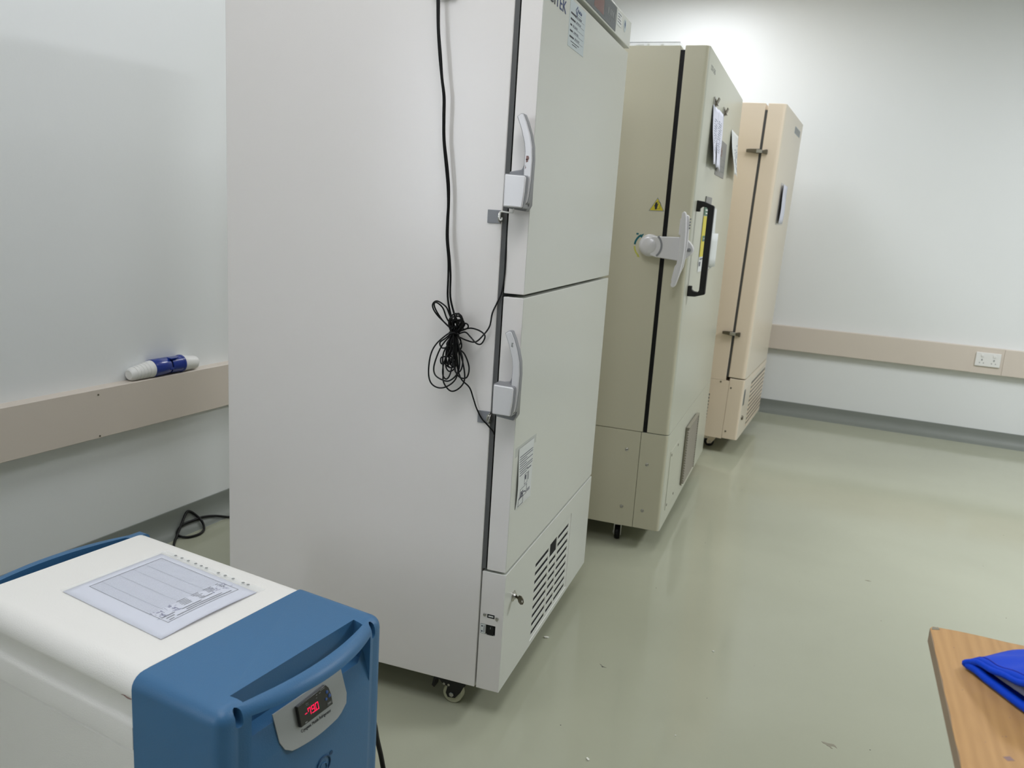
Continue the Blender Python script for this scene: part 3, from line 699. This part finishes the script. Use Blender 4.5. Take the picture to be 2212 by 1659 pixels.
for k in range(10): mb.box(-.205, -.192, -.0008, .001, .150+k*.020, .162+k*.020)
obj('side_vents', mb, M['void'], F3)
mb = MB()
mb.box(-.001, .0018, .250, .930, .4315, .4350)
for k in range(10): mb.box(0, .003, .300, .920, .112+k*.0285, .126+k*.0285)
obj('vent_louvres', mb, M['pink'], b3)
mb = MB()
for k in range(10): mb.box(-.001, .0012, .300, .920, .126+k*.0285, .1405+k*.0285)
obj('vent_gaps', mb, M['darksteel'], b3)
obj('switch_recess', MB().box(-.001, .0012, .030, .075, .295, .390), M['panel'], b3)
obj('recess_frame', MB().box(0, .002, .080, .235, .290, .385), M['pink_front'], b3, bev=.001)
obj('lock_knob', MB().lathe([(0, .014), (.008, .013), (.010, .008)], (0, .070, .215), (1, 0, 0), 18), M['darksteel'], b3, smooth=True)
obj('maker_plate', MB().box(0, .0015, .53, .82, 1.900, 1.938), mat('pale_blue_grey_plate', (150, 164, 172), .4), d3)
obj('plate_face', MB().box(.0012, .0018, .54, .81, 1.904, 1.934), M['grey_mark'], d3)
F3.rotation_euler = (0, .0254, -.0881)
for x, y in ((-.175, .10), (-.175, W3-.1), (-.64, .10), (-.64, W3-.1)):
    caster(F3, x, y, .030, .030, .083+.0015*(1 if x < -.5 else 0), M['black'], M['pink'], ang=.4)
F3.location = (.3911, 3.0285, .0045)
t = thing('paper_sheet', 'white paper sheet hanging on the door of the pinkish beige freezer', 'paper', (.3911, 3.0285, .0045), 0); t.rotation_euler = (0, .0254, -.0881)
obj('page', MB().grid(lambda u, v: (.0015+.016*(1-u)**2+.006*(1-v)*sin(4*v), .262+.335*u, 1.360+.225*v), 8, 8), M['paper'], t, solid=.0006, smooth=True)
obj('holder_pocket', MB().box(.0005, .0030, .255, .600, 1.352, 1.592), M['plastic'], t)

# ------------------------------------------------------------------ portable freezer (blue and white chest)
PF = thing('chest_freezer', 'portable white chest freezer with blue end caps and red digital display', 'freezer', (-.250, -.529, 0), radians(-9.5545))
ZT = .570; Wv = .400
def sidep(z0, z1, pts):
    """closed (v,z) outline mirrored about v=-.2"""
    L = [(v, z) for v, z in pts]; R = [(-.4-v, z) for v, z in pts[::-1]]
    return L+R
def arcpts(cx, cz, r, a0, a1, n):
    return [(cx+r*cos(radians(a0+(a1-a0)*k/n)), cz+r*sin(radians(a0+(a1-a0)*k/n))) for k in range(n+1)]
RR = .034
lid = [(-.4005, .4375), (-.4005, .4770), (-.3985, .4830), (-.3945, .4870), (-.3935, .4920), (-.3935, .5240), (-.3950, .5275), (-.3990, .5295), (-.4000, .5330)] + arcpts(-.4+RR, ZT-RR, RR, 180, 90, 8)
mb = MB().prism(sidep(0, 0, lid), 'x', -.4675, -.0005)
obj('lid', mb, M['poly'], PF, smooth=True)
body = [(-.3960, .10), (-.3990, .4300), (-.3965, .4345), (-.3965, .4390)]
obj('body', MB().prism(sidep(0, 0, body), 'x', -.4675, -.0005), M['poly'], PF)
def bow(v, amp, base): return base+amp*max(0, 1-((v+.2)/.165)**2)
# front cap
n = 24
front = [(.200, -.4), (.200, -.365)] + [(bow(-.365+.33*k/n, .035, .200), -.365+.33*k/n) for k in range(1, n)] + [(.200, -.035), (.200, 0)]
outl = [(0, -.4)] + front + [(0, 0)]
def cap_solid(outl, bevv, flipx=False):
    mb = MB(); mb.prism(outl, 'z', .10, ZT)
    b = mb.b
    E = []
    for e in b.edges:
        a, c = e.verts
        top = abs(a.co.z-ZT) < 1e-5 and abs(c.co.z-ZT) < 1e-5
        vert = abs(a.co.x-c.co.x) < 1e-6 and abs(a.co.y-c.co.y) < 1e-6
        inner = abs(a.co.x-outl[0][0]) < 1e-6 and abs(c.co.x-outl[0][0]) < 1e-6
        corner = vert and (abs(a.co.y) < 1e-5 or abs(a.co.y+.4) < 1e-5) and abs(a.co.x-outl[0][0]) > .001
        if (top and not inner) or corner: E.append(e)
    bmesh.ops.bevel(b, geom=E, offset=bevv, segments=5, profile=.5, affect='EDGES', clamp_overlap=True)
    return mb
mb = cap_solid(outl, .024)
pocket = [(.166, -.350)] + [(.166, -.052)] + [(.190+(.0215)*max(0, 1-((v+.205)/.150)**2), v) for v in [-.056-.292*k/16 for k in range(17)]]
cut1 = MB().prism(pocket, 'z', .500, .62)
cut2 = MB().prism([(.176, .548), (.33, .548), (.33, .02), (.208, .02), (.208, .452), (.1915, .512), (.176, .538)], 'y', -.345, -.052)
cut3 = MB()
for v in (-.3635, -.036):
    st = [(v+.0062*cos(radians(a)), .5595+.0062*sin(radians(a))) for a in range(0, 181, 30)]+[(v+.0062*cos(radians(a)), .5415+.0062*sin(radians(a))) for a in range(180, 361, 30)]
    cut3.prism(st, 'x', .182, .26)
fc = obj('front_cap', mb, M['blue'], PF, cut=[cut1, cut2, cut3], smooth=True)
part(fc, 'blue moulded front cap with carrying handle')
# soften pocket edges
md = fc.modifiers.new('bevel', 'BEVEL'); md.width = .004; md.segments = 3; md.limit_method = 'ANGLE'; md.angle_limit = radians(40); md.use_clamp_overlap = True; md.harden_normals = True
# rear cap, mirrored
outr = [(-.468, -.4), (-.500, -.4), (-.500, -.365)] + [(-bow(-.365+.33*k/n, .030, .500), -.365+.33*k/n) for k in range(1, n)] + [(-.500, -.035), (-.500, 0), (-.468, 0)]
mb = MB().prism(outr, 'z', .10, ZT-.003)
E = [e for e in mb.b.edges if all(abs(v.co.z-(ZT-.003)) < 1e-5 for v in e.verts) and not all(abs(v.co.x+.468) < 1e-5 for v in e.verts)]
bmesh.ops.bevel(mb.b, geom=E, offset=.013, segments=4, profile=.5, affect='EDGES', clamp_overlap=True)
pr_ = [(-.4725, -.355), (-.4725, -.045)] + [(-(.482+.022*max(0, 1-((v+.2)/.155)**2)), v) for v in [-.05-.30*k/16 for k in range(17)]]
part(obj('rear_cap', mb, M['blue'], PF, cut=[MB().prism(pr_, 'z', .49, .62)], smooth=True), 'blue moulded rear cap with handle')
# the front lower panel is sloped: display plate
PN = Vector((cos(radians(15.5)), 0, sin(radians(15.5))))
PU = Vector((-sin(radians(15.5)), 0, cos(radians(15.5))))
PO = Vector((.208, 0, .452))      # foot of the slope
def onp(v, h, out=0): p = PO+PU*h+PN*out; return (p.x, v, p.z)
pl = [(-.287, .062), (-.284, .012), (-.276, -.004), (-.262, -.014)] + [(-.250+.100*k/8, -.0165-.004*sin(pi*k/8)) for k in range(9)] + [(-.138, -.012), (-.122, -.002), (-.1165, .014), (-.119, .062)]
mb = MB()
A_ = [mb.b.verts.new(onp(v, h, .0002)) for v, h in pl]; B_ = [mb.b.verts.new(onp(v, h, .0025)) for v, h in pl]
mb.b.faces.new(A_[::-1]); mb.b.faces.new(B_)
for i in range(len(pl)): mb.b.faces.new([A_[i], A_[(i+1) % len(pl)], B_[(i+1) % len(pl)], B_[i]])
bmesh.ops.recalc_face_normals(mb.b, faces=mb.b.faces[:])
plate = part(obj('control_plate', mb, M['plate'], PF, bev=.0006, seg=2), 'silver plate around the display')
def pbox(mb, v0, v1, h0, h1, o0, o1):
    vs = [mb.b.verts.new(onp(v, h, o_)) for o_ in (o0, o1) for v, h in ((v0, h0), (v1, h0), (v1, h1), (v0, h1))]
    for f in [(0,3,2,1),(4,5,6,7),(0,1,5,4),(1,2,6,5),(2,3,7,6),(3,0,4,7)]: mb.b.faces.new([vs[i] for i in f])
mb = MB(); 
dp = [(-.2400, .0150), (-.2400, .0515), (-.1690, .0560), (-.1630, .0480), (-.1600, .0350), (-.1605, .0165)]
A_ = [mb.b.verts.new(onp(v, h, .0025)) for v, h in dp]; B_ = [mb.b.verts.new(onp(v, h, .0095)) for v, h in dp]
mb.b.faces.new(A_); mb.b.faces.new(B_[::-1])
for i in range(len(dp)): mb.b.faces.new([A_[i], B_[i], B_[(i+1) % len(dp)], A_[(i+1) % len(dp)]])
bmesh.ops.recalc_face_normals(mb.b, faces=mb.b.faces[:])
disp = part(obj('display_unit', mb, mat('glossy_black_display', (12, 12, 13), .15, coat=.5), PF, bev=.0012, seg=2), 'black digital temperature display')
# seven-segment digits -79.0
mb = MB(); o0, o1 = .0096, .0099
def seg7(v, h, w, hh, which):
    t = .0014; sl = .0012
    S = {'a': (v, v+w, h+hh-t, h+hh), 'g': (v, v+w, h+hh/2-t/2, h+hh/2+t/2), 'd': (v, v+w, h, h+t), 'f': (v, v+t, h+hh/2, h+hh), 'b': (v+w-t, v+w, h+hh/2, h+hh), 'e': (v, v+t, h, h+hh/2), 'c': (v+w-t, v+w, h, h+hh/2)}
    for s_ in which:
        a, b_, c, d = S[s_]; pbox(mb, a+.0003, b_-.0003, c+.0003, d-.0003, o0, o1)
seg7(-.2275, .0255, .006, .013, 'g'); seg7(-.2195, .0255, .0065, .013, 'abcf'); seg7(-.2110, .0255, .0075, .013, 'abcdfg'); seg7(-.2015, .0255, .0075, .013, 'abcdef')
pbox(mb, -.2027, -.2018, .0255, .0268, o0, o1)
obj('red_digits', mb, M['led'], disp)
mb = MB()
pbox(mb, -.184, -.173, .0520, .0528, o0, o1); pbox(mb, -.188, -.184, .0490, .0498, o0, o1)
pbox(mb, -.2215, -.215, .0440, .0445, o0, o1); pbox(mb, -.2215, -.215, .0465, .0470, o0, o1)
pbox(mb, -.1965, -.194, .0445, .0452, o0, o1); pbox(mb, -.1955, -.1925, .0492, .0500, o0, o1)
pbox(mb, -.2305, -.225, .0175, .0192, o0, o1)
for (a, b_, c, d) in ((-.174, -.163, .0205, .0209), (-.174, -.163, .0245, .0249), (-.174, -.1736, .0205, .0249), (-.1634, -.163, .0205, .0249)): pbox(mb, a, b_, c, d, o0, o1)
pbox(mb, -.1725, -.1645, .0218, .0236, o0, o1)
obj('display_marks', mb, M['grey_mark'], disp)
mb = MB()
for v, h, rr in ((-.1695, .0430, .0031), (-.1655, .0345, .0034), (-.1745, .0325, .0026)):
    p = onp(v, h, .0093); mb.lathe([(0, rr), (.0012, rr*.9), (.0018, rr*.4)], p, PN, 16)
obj('blue_buttons', mb, M['btn'], disp, smooth=True)
put_text('Cryogenic Mobile Refrigerator', .0078, onp(-.2360, .0030, .0026), (0, 1, 0), PU, M['inkdark'], PF, 'lettering', width=.074)
# embossed round emblem low on the front
mb = MB(); mb.tube([(.2092, -.178+.017*cos(2*pi*k/28), .358+.017*sin(2*pi*k/28)) for k in range(28)], .0014, 6, closed=True)
mb.lathe([(0, .004), (.001, .004)], (.208, -.158, .371), (1, 0, 0), 16)
obj('round_emblem', mb, mat('deep_teal_blue_emblem', (22, 70, 110), .5), PF, smooth=True)
obj('emblem_inner', MB().tube([(.2090, -.178+.009*cos(2*pi*k/20), .352+.010*sin(2*pi*k/20)) for k in range(20)], .0012, 6, closed=True), M['blue'], PF, smooth=True)
obj('chassis', MB().box(-.45, .17, -.37, -.03, .060, .102), M['blackp'], PF)
for u, v in ((-.40, -.33), (-.40, -.07), (.12, -.33), (.12, -.07)):
    e = thing('caster', '', ''); del e['label']; del e['category']; e.parent = PF; e.location = (u, v, 0)
    obj('wheel', MB().lathe([(-.012, .015), (-.012, .026), (-.009, .028), (.009, .028), (.012, .026), (.012, .015)], (0, 0, .028), (0, 1, 0), 24), M['blackp'], e, smooth=True)
    obj('fork', MB().box(-.012, .012, -.016, -.013, .020, .060).box(-.012, .012, .013, .016, .020, .060).box(-.02, .02, -.02, .02, .056, .061), M['steel'], e)
mb = MB()
mb.tube([(-.475+.0, 0, 0)], .001) if False else None
obj('scuff_mark', MB().prism([(-.026, .5290), (-.018, .5315), (-.010, .5290), (-.002, .5300), (-.002, .5285), (-.010, .5275), (-.020, .5300)], 'y', -.4003, -.3935), M['worn'], PF)

# document sleeve on the lid
uu = Vector((cos(radians(-11.877)), sin(radians(-11.877)), 0)); vv = Vector((cos(radians(80.25)), sin(radians(80.25)), 0))
P0 = Vector((-.639, -.755, ZT))
DS = thing('document_sleeve', 'clear punched sleeve with printed log sheets lying on the white chest freezer lid', 'document sleeve', P0)
LU, LV = .292, .220
def pz(s, t_):  # gentle lift of the near long corner, sheets fan a little at the front edge
    return .0020+.0018*sin(pi*min(1, max(0, t_)))*max(0, s-.55)/.45*2.2
def pp(s, t_, dz=0):
    q = uu*(LU*s)+vv*(LV*t_); return (q.x, q.y, pz(s, t_)+dz)
for k in range(3):
    obj('paper_page', MB().grid(lambda a, b_: pp(a*(1-.003*k), b_*(1-.002*k), -.0004-.0006*k*(1 if True else 0)*(.3+max(0, a-.6)*2.2*sin(pi*b_))), 20, 14), M['paper'], DS, solid=.0002, smooth=True)
obj('clear_cover', MB().grid(lambda a, b_: pp(-.018+a*1.020, -.010+b_*1.045, .0016), 20, 14), M['plastic'], DS, smooth=True)
obj('punched_strip', MB().grid(lambda a, b_: pp(-.012+a*1.03, 1.008+b_*.075, .0008), 20, 2), M['plastic'], DS)
for s in (.12, .19, .26, .34, .40, .455, .58, .65, .73, .83, .88):
    obj('punched_hole', MB().lathe([(0, .0032), (.0003, .0032)], Vector(pp(s, 1.045, .0015)), (0, 0, 1), 14), M['grey_mark'], DS)
def pquad(mb, s0, s1, t0, t1, dz=.0004):
    n = max(1, int((t1-t0)*10), int((s1-s0)*14))
    for k in range(n):
        if (t1-t0)*LV > (s1-s0)*LU: a = (s0, s1, t0+(t1-t0)*k/n, t0+(t1-t0)*(k+1)/n)
        else: a = (s0+(s1-s0)*k/n, s0+(s1-s0)*(k+1)/n, t0, t1)
        vs = [mb.b.verts.new(pp(x, y, dz)) for x, y in ((a[0], a[2]), (a[1], a[2]), (a[1], a[3]), (a[0], a[3]))]
        mb.b.faces.new(vs)
mb = MB()
for k in range(38):
    s = .075+k*.0168; pquad(mb, s, s+.0022, .19, .93)
for t_ in (.30, .47, .62, .75): pquad(mb, .07, .72, t_, t_+.0025)
obj('printed_grid', mb, M['inkfaint'], DS)
mb = MB()
for (a, b_, c, d) in ((.068, .072, .185, .935), (.875, .879, .185, .935), (.068, .879, .185, .189), (.068, .879, .931, .935)): pquad(mb, a, b_, c, d)
rnd = random.Random(11)
for s, t0, t1 in ((.855, .22, .27), (.850, .30, .88), (.828, .42, .80), (.826, .22, .30), (.805, .40, .60), (.80, .20, .33), (.785, .62, .74)): pquad(mb, s, s+.007, t0, t1, .0005)
for (t0, t1, rows) in ((.44, .56, 5), (.60, .69, 5), (.73, .82, 4), (.86, .925, 5)):
    for k in range(rows): pquad(mb, .700+k*.018, .705+k*.018, t0+rnd.uniform(0, .02), t1-rnd.uniform(0, .03), .0005)
obj('printed_text', mb, M['ink'], DS)
mb = MB()
for k in range(70):
    s = rnd.uniform(.69, .80); t_ = rnd.choice([rnd.gauss(.25, .03), rnd.gauss(.36, .025), rnd.gauss(.79, .03), rnd.gauss(.90, .02)])
    if rnd.random() < .5: pquad(mb, s, s+rnd.uniform(.01, .03), t_, t_+.004, .0006)
    else: pquad(mb, s, s+.003, t_, t_+rnd.uniform(.015, .035), .0006)
obj('handwriting', mb, M['inkblue'], DS)

# ------------------------------------------------------------------ cords on the floor
pts = [(-1.10, .99, .0055), (-1.30, .94, .0055), (-1.42, .895, .0055), (-1.5068, .8513, .0065), (-1.5500, .8120, .0180), (-1.5660, .7607, .0285), (-1.5710, .7150, .0300), (-1.5770, .6551, .0310), (-1.5710, .6170, .0210), (-1.5535, .5965, .0100), (-1.5172, .6055, .0060), (-1.4984, .6494, .0060), (-1.5150, .6998, .0062), (-1.5560, .7360, .0210), (-1.5830, .7220, .0530), (-1.5890, .6971, .0700), (-1.5870, .6765, .0600), (-1.5730, .6420, .0420), (-1.5480, .5831, .0120), (-1.49, .50, .0055), (-1.30, .30, .0055), (-1.10, .08, .0055), (-.92, -.20, .0055)]
tag(obj('power_cable', MB().tube(catmull(pts, 8), .0050, 10), M['black'], smooth=True), 'black power cable lying in a loop on the floor by the left wall', 'cable')
pts = [(-.150, -.500, .300), (-.1650, -.400, .255), (-.165, -.378, .205), (-.178, -.345, .150), (-.184, -.325, .090), (-.180, -.318, .035), (-.165, -.335, .008), (-.10, -.42, .0065), (-.02, -.56, .0065), (.06, -.80, .0065)]
pts = [(-.195, -.470, .275), (-.178, -.420, .262), (-.168, -.392, .225), (-.172, -.362, .175), (-.175, -.340, .120), (-.172, -.325, .070), (-.165, -.322, .030), (-.150, -.335, .0085), (-.10, -.42, .0062), (-.05, -.56, .0062), (-.02, -.80, .0062)]
tag(obj('power_cable', MB().tube(catmull(pts, 8), .0058, 10), M['black'], smooth=True), 'black power cord hanging to the floor behind the blue chest freezer cap', 'cable')

# ------------------------------------------------------------------ table and bag, lower right
TB = thing('wooden_table', 'light oak veneer table corner with chipped edge at lower right', 'table', (.867, -.532, 0), radians(-4.5+2.2))
rnd = random.Random(5)
edge = [(.0, -1.15), (.0, 0)]
L = []
for k in range(0, 41): L.append((.0+(0 if k in (0, 40) else rnd.uniform(-.0009, .0009)), -1.15+1.15*k/40-(.010 if k == 40 else 0)))
L += [(.004, -.002)]
for k in range(1, 34): L.append((.006+1.1*k/34, rnd.uniform(-.0028, .0010)))
L += [(1.106, 0), (1.106, -1.15)]
obj('table_top', MB().prism(L, 'z', .729, .7498), M['wood'], TB, bev=.0006, seg=1, smooth=False)
obj('edge_band', MB().box(-.0006, .0008, -1.15, -.012, .7285, .7490), M['woodedge'], TB)
obj('corner_chip', MB().prism([(.0015, -.0145), (.004, -.004), (.012, -.0035), (.0135, -.009), (.009, -.012)], 'z', .7490, .7502), M['chipg'], TB)
mb = MB()
for k in range(36):
    a = rnd.uniform(.02, .25); b_ = -rnd.uniform(.01, .33); w = rnd.uniform(.0006, .002); h = rnd.uniform(.0003, .0008)
    mb.box(a, a+w, b_, b_+h*2, .7496, .75)
mb.prism([(.048, -.325), (.056, -.320), (.060, -.327), (.052, -.331)], 'z', .7496, .7500)
obj('surface_nicks', mb, M['worn'], TB)['kind'] = 'stuff'
for x, y in ((.32, -.30), (1.03, -.30), (.32, -1.08), (1.03, -1.08)):
    obj('leg', MB().box(x-.025, x+.025, y-.025, y+.025, 0, .729), M['blackp'], TB, bev=.002)
obj('apron', MB().box(.30, 1.05, -.30, -.28, .66, .729).box(.30, 1.05, -1.10, -1.08, .66, .729).box(.30, .32, -1.1, -.28, .66, .729), M['blackp'], TB)

BG = thing('fabric_bag', 'royal blue padded nylon bag with pale lining lying open on the wooden table', 'bag', (.899, -.655, .7499), 0)
Ld = Vector((.50, -.866, 0)); Dd = Vector((.80, .60, 0)); LT, LD = .34, .30
def wob(a, b_): return .0022*sin(a*23+b_*9)+.0016*sin(a*41-b_*17)
def lipz(t_): return .031*min(1, (t_/.30))**.8*(1 if t_ < .7 else max(.2, 1-(t_-.7)/.5))
def lower(a, b_, off=0.):
    q = Ld*(LT*a)+Dd*(LD*b_); return Vector((q.x, q.y, .0020+off+max(0, wob(a, b_))*.5))
def upper(a, b_, off=0.):
    q = Ld*(LT*a)+Dd*(LD*b_)
    z = .010+lipz(a)*(1-.35*b_)*1.0 + .020*sin(pi*min(1, b_*1.2))*min(1, a*4+.15)+wob(a, b_)
    z = z*(1-b_**6)
    q += -Dd*(.006*sin(pi*a))
    return Vector((q.x, q.y, max(.004, z)+off))
mb = MB().grid(lambda a, b_: upper(a, b_, .002), 40, 30)
obj('upper_layer', mb, M['nylon'], BG, solid=.006, smooth=True)
mb = MB().grid(lambda a, b_: lower(a, b_, .001), 40, 24)
obj('lower_layer', mb, M['nylon'], BG, solid=.005, smooth=True)
mb = MB().grid(lambda a, b_: lower(.07+a*.88, .055+b_*.85, .0055+.004*sin(pi*a)), 30, 20)
obj('lining', mb, M['lining'], BG, solid=.001, smooth=True)
mb = MB()
mb.tube([upper(a/40, 0, .000) for a in range(41)], .0045, 10)
mb.tube([lower(a/40, 0, .003)+Vector((0, 0, .002)) for a in range(41)], .0062, 10)
mb.tube(catmull([lower(.0, 0, .003), upper(0, 0, .0)+Vector((-.004, .002, -.002)), upper(.02, .0, 0)], 5), .0042, 10)
obj('rim_hem', mb, M['nylon'], BG, smooth=True)
mb = MB().tube([upper(a/40, .03, .0055) for a in range(41)], .0009, 6)
obj('stitching', mb, mat('dark_blue_stitching', (6, 40, 170), .5), BG)
mb = MB()
mb.grid(lambda a, b_: lower(0, a).lerp(upper(0, a), b_)+Vector((-.002, .003, 0))*sin(pi*b_), 24, 4)
obj('side_gusset', mb, M['nylon'], BG, solid=.003, smooth=True)

# ------------------------------------------------------------------ little chips on the floor
def chip(label, x, y, poly, m, h=.0005, cat='debris'):
    return tag(obj('floor_chip', MB().prism([(px*.001, py*.001) for px, py in poly], 'z', 0, h), m, loc=(x, y, 0)), label, cat)
chip('thin dark forked flake on the floor right of the grey freezer base', .200, .399, [(-12, 10), (-7, 8), (-2, 2), (12, -3), (3, -2), (0, -5), (-4, -2), (-3, 2), (-9, 7)], M['chipd'])
chip('grey-brown bird-shaped flake on the floor at the bottom of the picture', .844, .279, [(-19, 8), (-10, 9), (-4, 7), (2, 8), (12, 9), (16, 5), (20, -6), (12, 0), (6, -1), (5, -7), (9, -13), (4, -12), (0, -6), (-5, -5), (-8, 0), (-14, 2)], M['chipg'])
chip('small white crumb on the open floor, midway to the table', .506, .639, [(-4, 2), (0, 3), (4, 1), (4, -2), (-2, -2)], M['chipw'], .003)
chip('elongated white crumb on the floor at the bottom edge', .264, -.046, [(-5, 5), (-2, 6), (4, 1), (4, -3), (1, -4), (-4, 1)], M['chipw'], .003)
chip('tiny white speck on the floor between the bottom crumb and the brown flake', .456, .147, [(-2, 1), (1, 2), (2, -1), (-1, -2)], M['chipw'], .002)
chip('white curled chip on the floor beneath the vent of the grey freezer', -.006, .486, [(-9, 3), (-3, 7), (5, 7), (9, 2), (5, -1), (-4, -3), (-8, -1)], M['chipw'], .004)
chip('faint grey flake on the floor in front of the khaki freezer', 1.023, 1.471, [(-12, 2), (-2, 6), (6, 4), (12, -2), (4, 0), (0, -5), (-4, 0)], M['chipg'])
rnd = random.Random(21); mb = MB()
for k in range(45):
    x = rnd.uniform(.1, 2.4); y = rnd.uniform(-.3, 3.6); r_ = rnd.uniform(.0008, .0022); mb.lathe([(0, r_), (.0006, r_*.7)], (x, y, 0), (0, 0, 1), 6)
o = tag(obj('floor_grit', mb, M['chipd']), 'scattered tiny dark grit specks on the green-grey floor', 'grit'); o['kind'] = 'stuff'

# ------------------------------------------------------------------ ceiling lamps (room frame)
def room_pt(a, b_, z):
    c, s = cos(RY), sin(RY); return (RO[0]+a*c-b_*s, RO[1]+a*s+b_*c, z)
LC = (.925, .945, 1.0)
def lamp(a, b_, wa, wb, power, label, col=LC):
    p = room_pt(a, b_, HC)
    t = thing('ceiling_light', label, 'light', p, RY, 'ceiling light panels')
    obj('frame', MB().box(-wa/2-.02, wa/2+.02, -wb/2-.02, wb/2+.02, -.030, 0), M['lightframe'], t, bev=.003)
    obj('diffuser', MB().box(-wa/2, wa/2, -wb/2, wb/2, -.034, -.029), M['diffuser'], t)
    ld = bpy.data.lights.new('panel_light', 'AREA'); ld.shape = 'RECTANGLE'; ld.size = wa; ld.size_y = wb; ld.energy = power; ld.color = col
    lo_ = bpy.data.objects.new('panel_light', ld); COL.objects.link(lo_); lo_.parent = t; lo_.location = (0, 0, -.037)
LAMPS = [(.95, -1.1, .6, 1.2, 52), (4.4, -2.3, .6, 1.2, 168), (2.1, -2.3, .6, 1.2, 20), (.9, -4.0, .6, 1.2, 16), (.9, -5.6, .6, 1.2, 12), (2.1, -5.6, .6, 1.2, 36)]
for i, (a, b_, wa, wb, pw) in enumerate(LAMPS):
    lamp(a, b_, wa, wb, pw, 'white ceiling light panel')
def window(name, a, b_, wid, z0, z1, side, power):
    """frosted daylight window on the left ('l'), right ('r') or back ('b') wall, behind the camera"""
    mb = MB(); h = wid/2; t_ = .05
    def bx(u0, u1, za, zb, d0, d1):
        if side == 'l': mb.box(-WG+d0, -WG+d1, b_+u0, b_+u1, za, zb)
        elif side == 'r': mb.box(RW-d1, RW-d0, b_+u0, b_+u1, za, zb)
        else: mb.box(a+u0, a+u1, RD+d0, RD+d1, za, zb)
    bx(-h-t_, -h, z0-t_, z1+t_, 0, .04); bx(h, h+t_, z0-t_, z1+t_, 0, .04); bx(-h, h, z0-t_, z0, 0, .04); bx(-h, h, z1, z1+t_, 0, .04); bx(-.02, .02, z0, z1, 0, .035)
    o = struct(name, mb, M['lightframe'])
    mb = MB(); bx(-h, h, z0, z1, .001, .008)
    pn = obj('window_pane', mb, M['daylight'], o)
    ld = bpy.data.lights.new('window_light', 'AREA'); ld.shape = 'RECTANGLE'; ld.size = wid; ld.size_y = z1-z0; ld.energy = power; ld.color = LC
    lo_ = bpy.data.objects.new('window_light', ld); COL.objects.link(lo_); lo_.parent = o
    lo_.location = {'l': (-WG+.05, b_, (z0+z1)/2), 'r': (RW-.05, b_, (z0+z1)/2), 'b': (a, RD+.05, (z0+z1)/2)}[side]
    lo_.rotation_euler = (radians(90), 0, {'l': radians(90), 'r': radians(-90), 'b': 0}[side])
window('window_1', 0, -8.7, 1.6, 1.1, 2.65, 'l', 118)

w = bpy.data.worlds.new('world'); SC.world = w; w.use_nodes = True
w.node_tree.nodes['Background'].inputs[0].default_value = (.8, .85, .9, 1); w.node_tree.nodes['Background'].inputs[1].default_value = .0

# ------------------------------------------------------------------ camera
cd = bpy.data.cameras.new('camera'); cam = bpy.data.objects.new('camera', cd); COL.objects.link(cam); SC.camera = cam
yaw, pitch, roll = -.3221349, .2069896, -.0646646
f = Vector((sin(yaw)*cos(pitch), cos(yaw)*cos(pitch), -sin(pitch))); r0 = Vector((cos(yaw), -sin(yaw), 0)); d0 = f.cross(r0)
r2 = r0*cos(roll)+d0*sin(roll); d2 = -r0*sin(roll)+d0*cos(roll)
mx = Matrix((( r2.x, -d2.x, -f.x, CAM.x), (r2.y, -d2.y, -f.y, CAM.y), (r2.z, -d2.z, -f.z, CAM.z), (0, 0, 0, 1)))
cam.matrix_world = mx
cd.sensor_width = 36; cd.lens = 1772.528/2212*36; cd.clip_start = .02; cd.clip_end = 60
cd.dof.use_dof = True; cd.dof.focus_distance = 1.95; cd.dof.aperture_fstop = 6.5

SC.view_settings.view_transform = 'Standard'; SC.view_settings.look = 'None'; SC.view_settings.gamma = 1; SC.view_settings.use_curve_mapping = False
SC.view_settings.exposure = -1.05
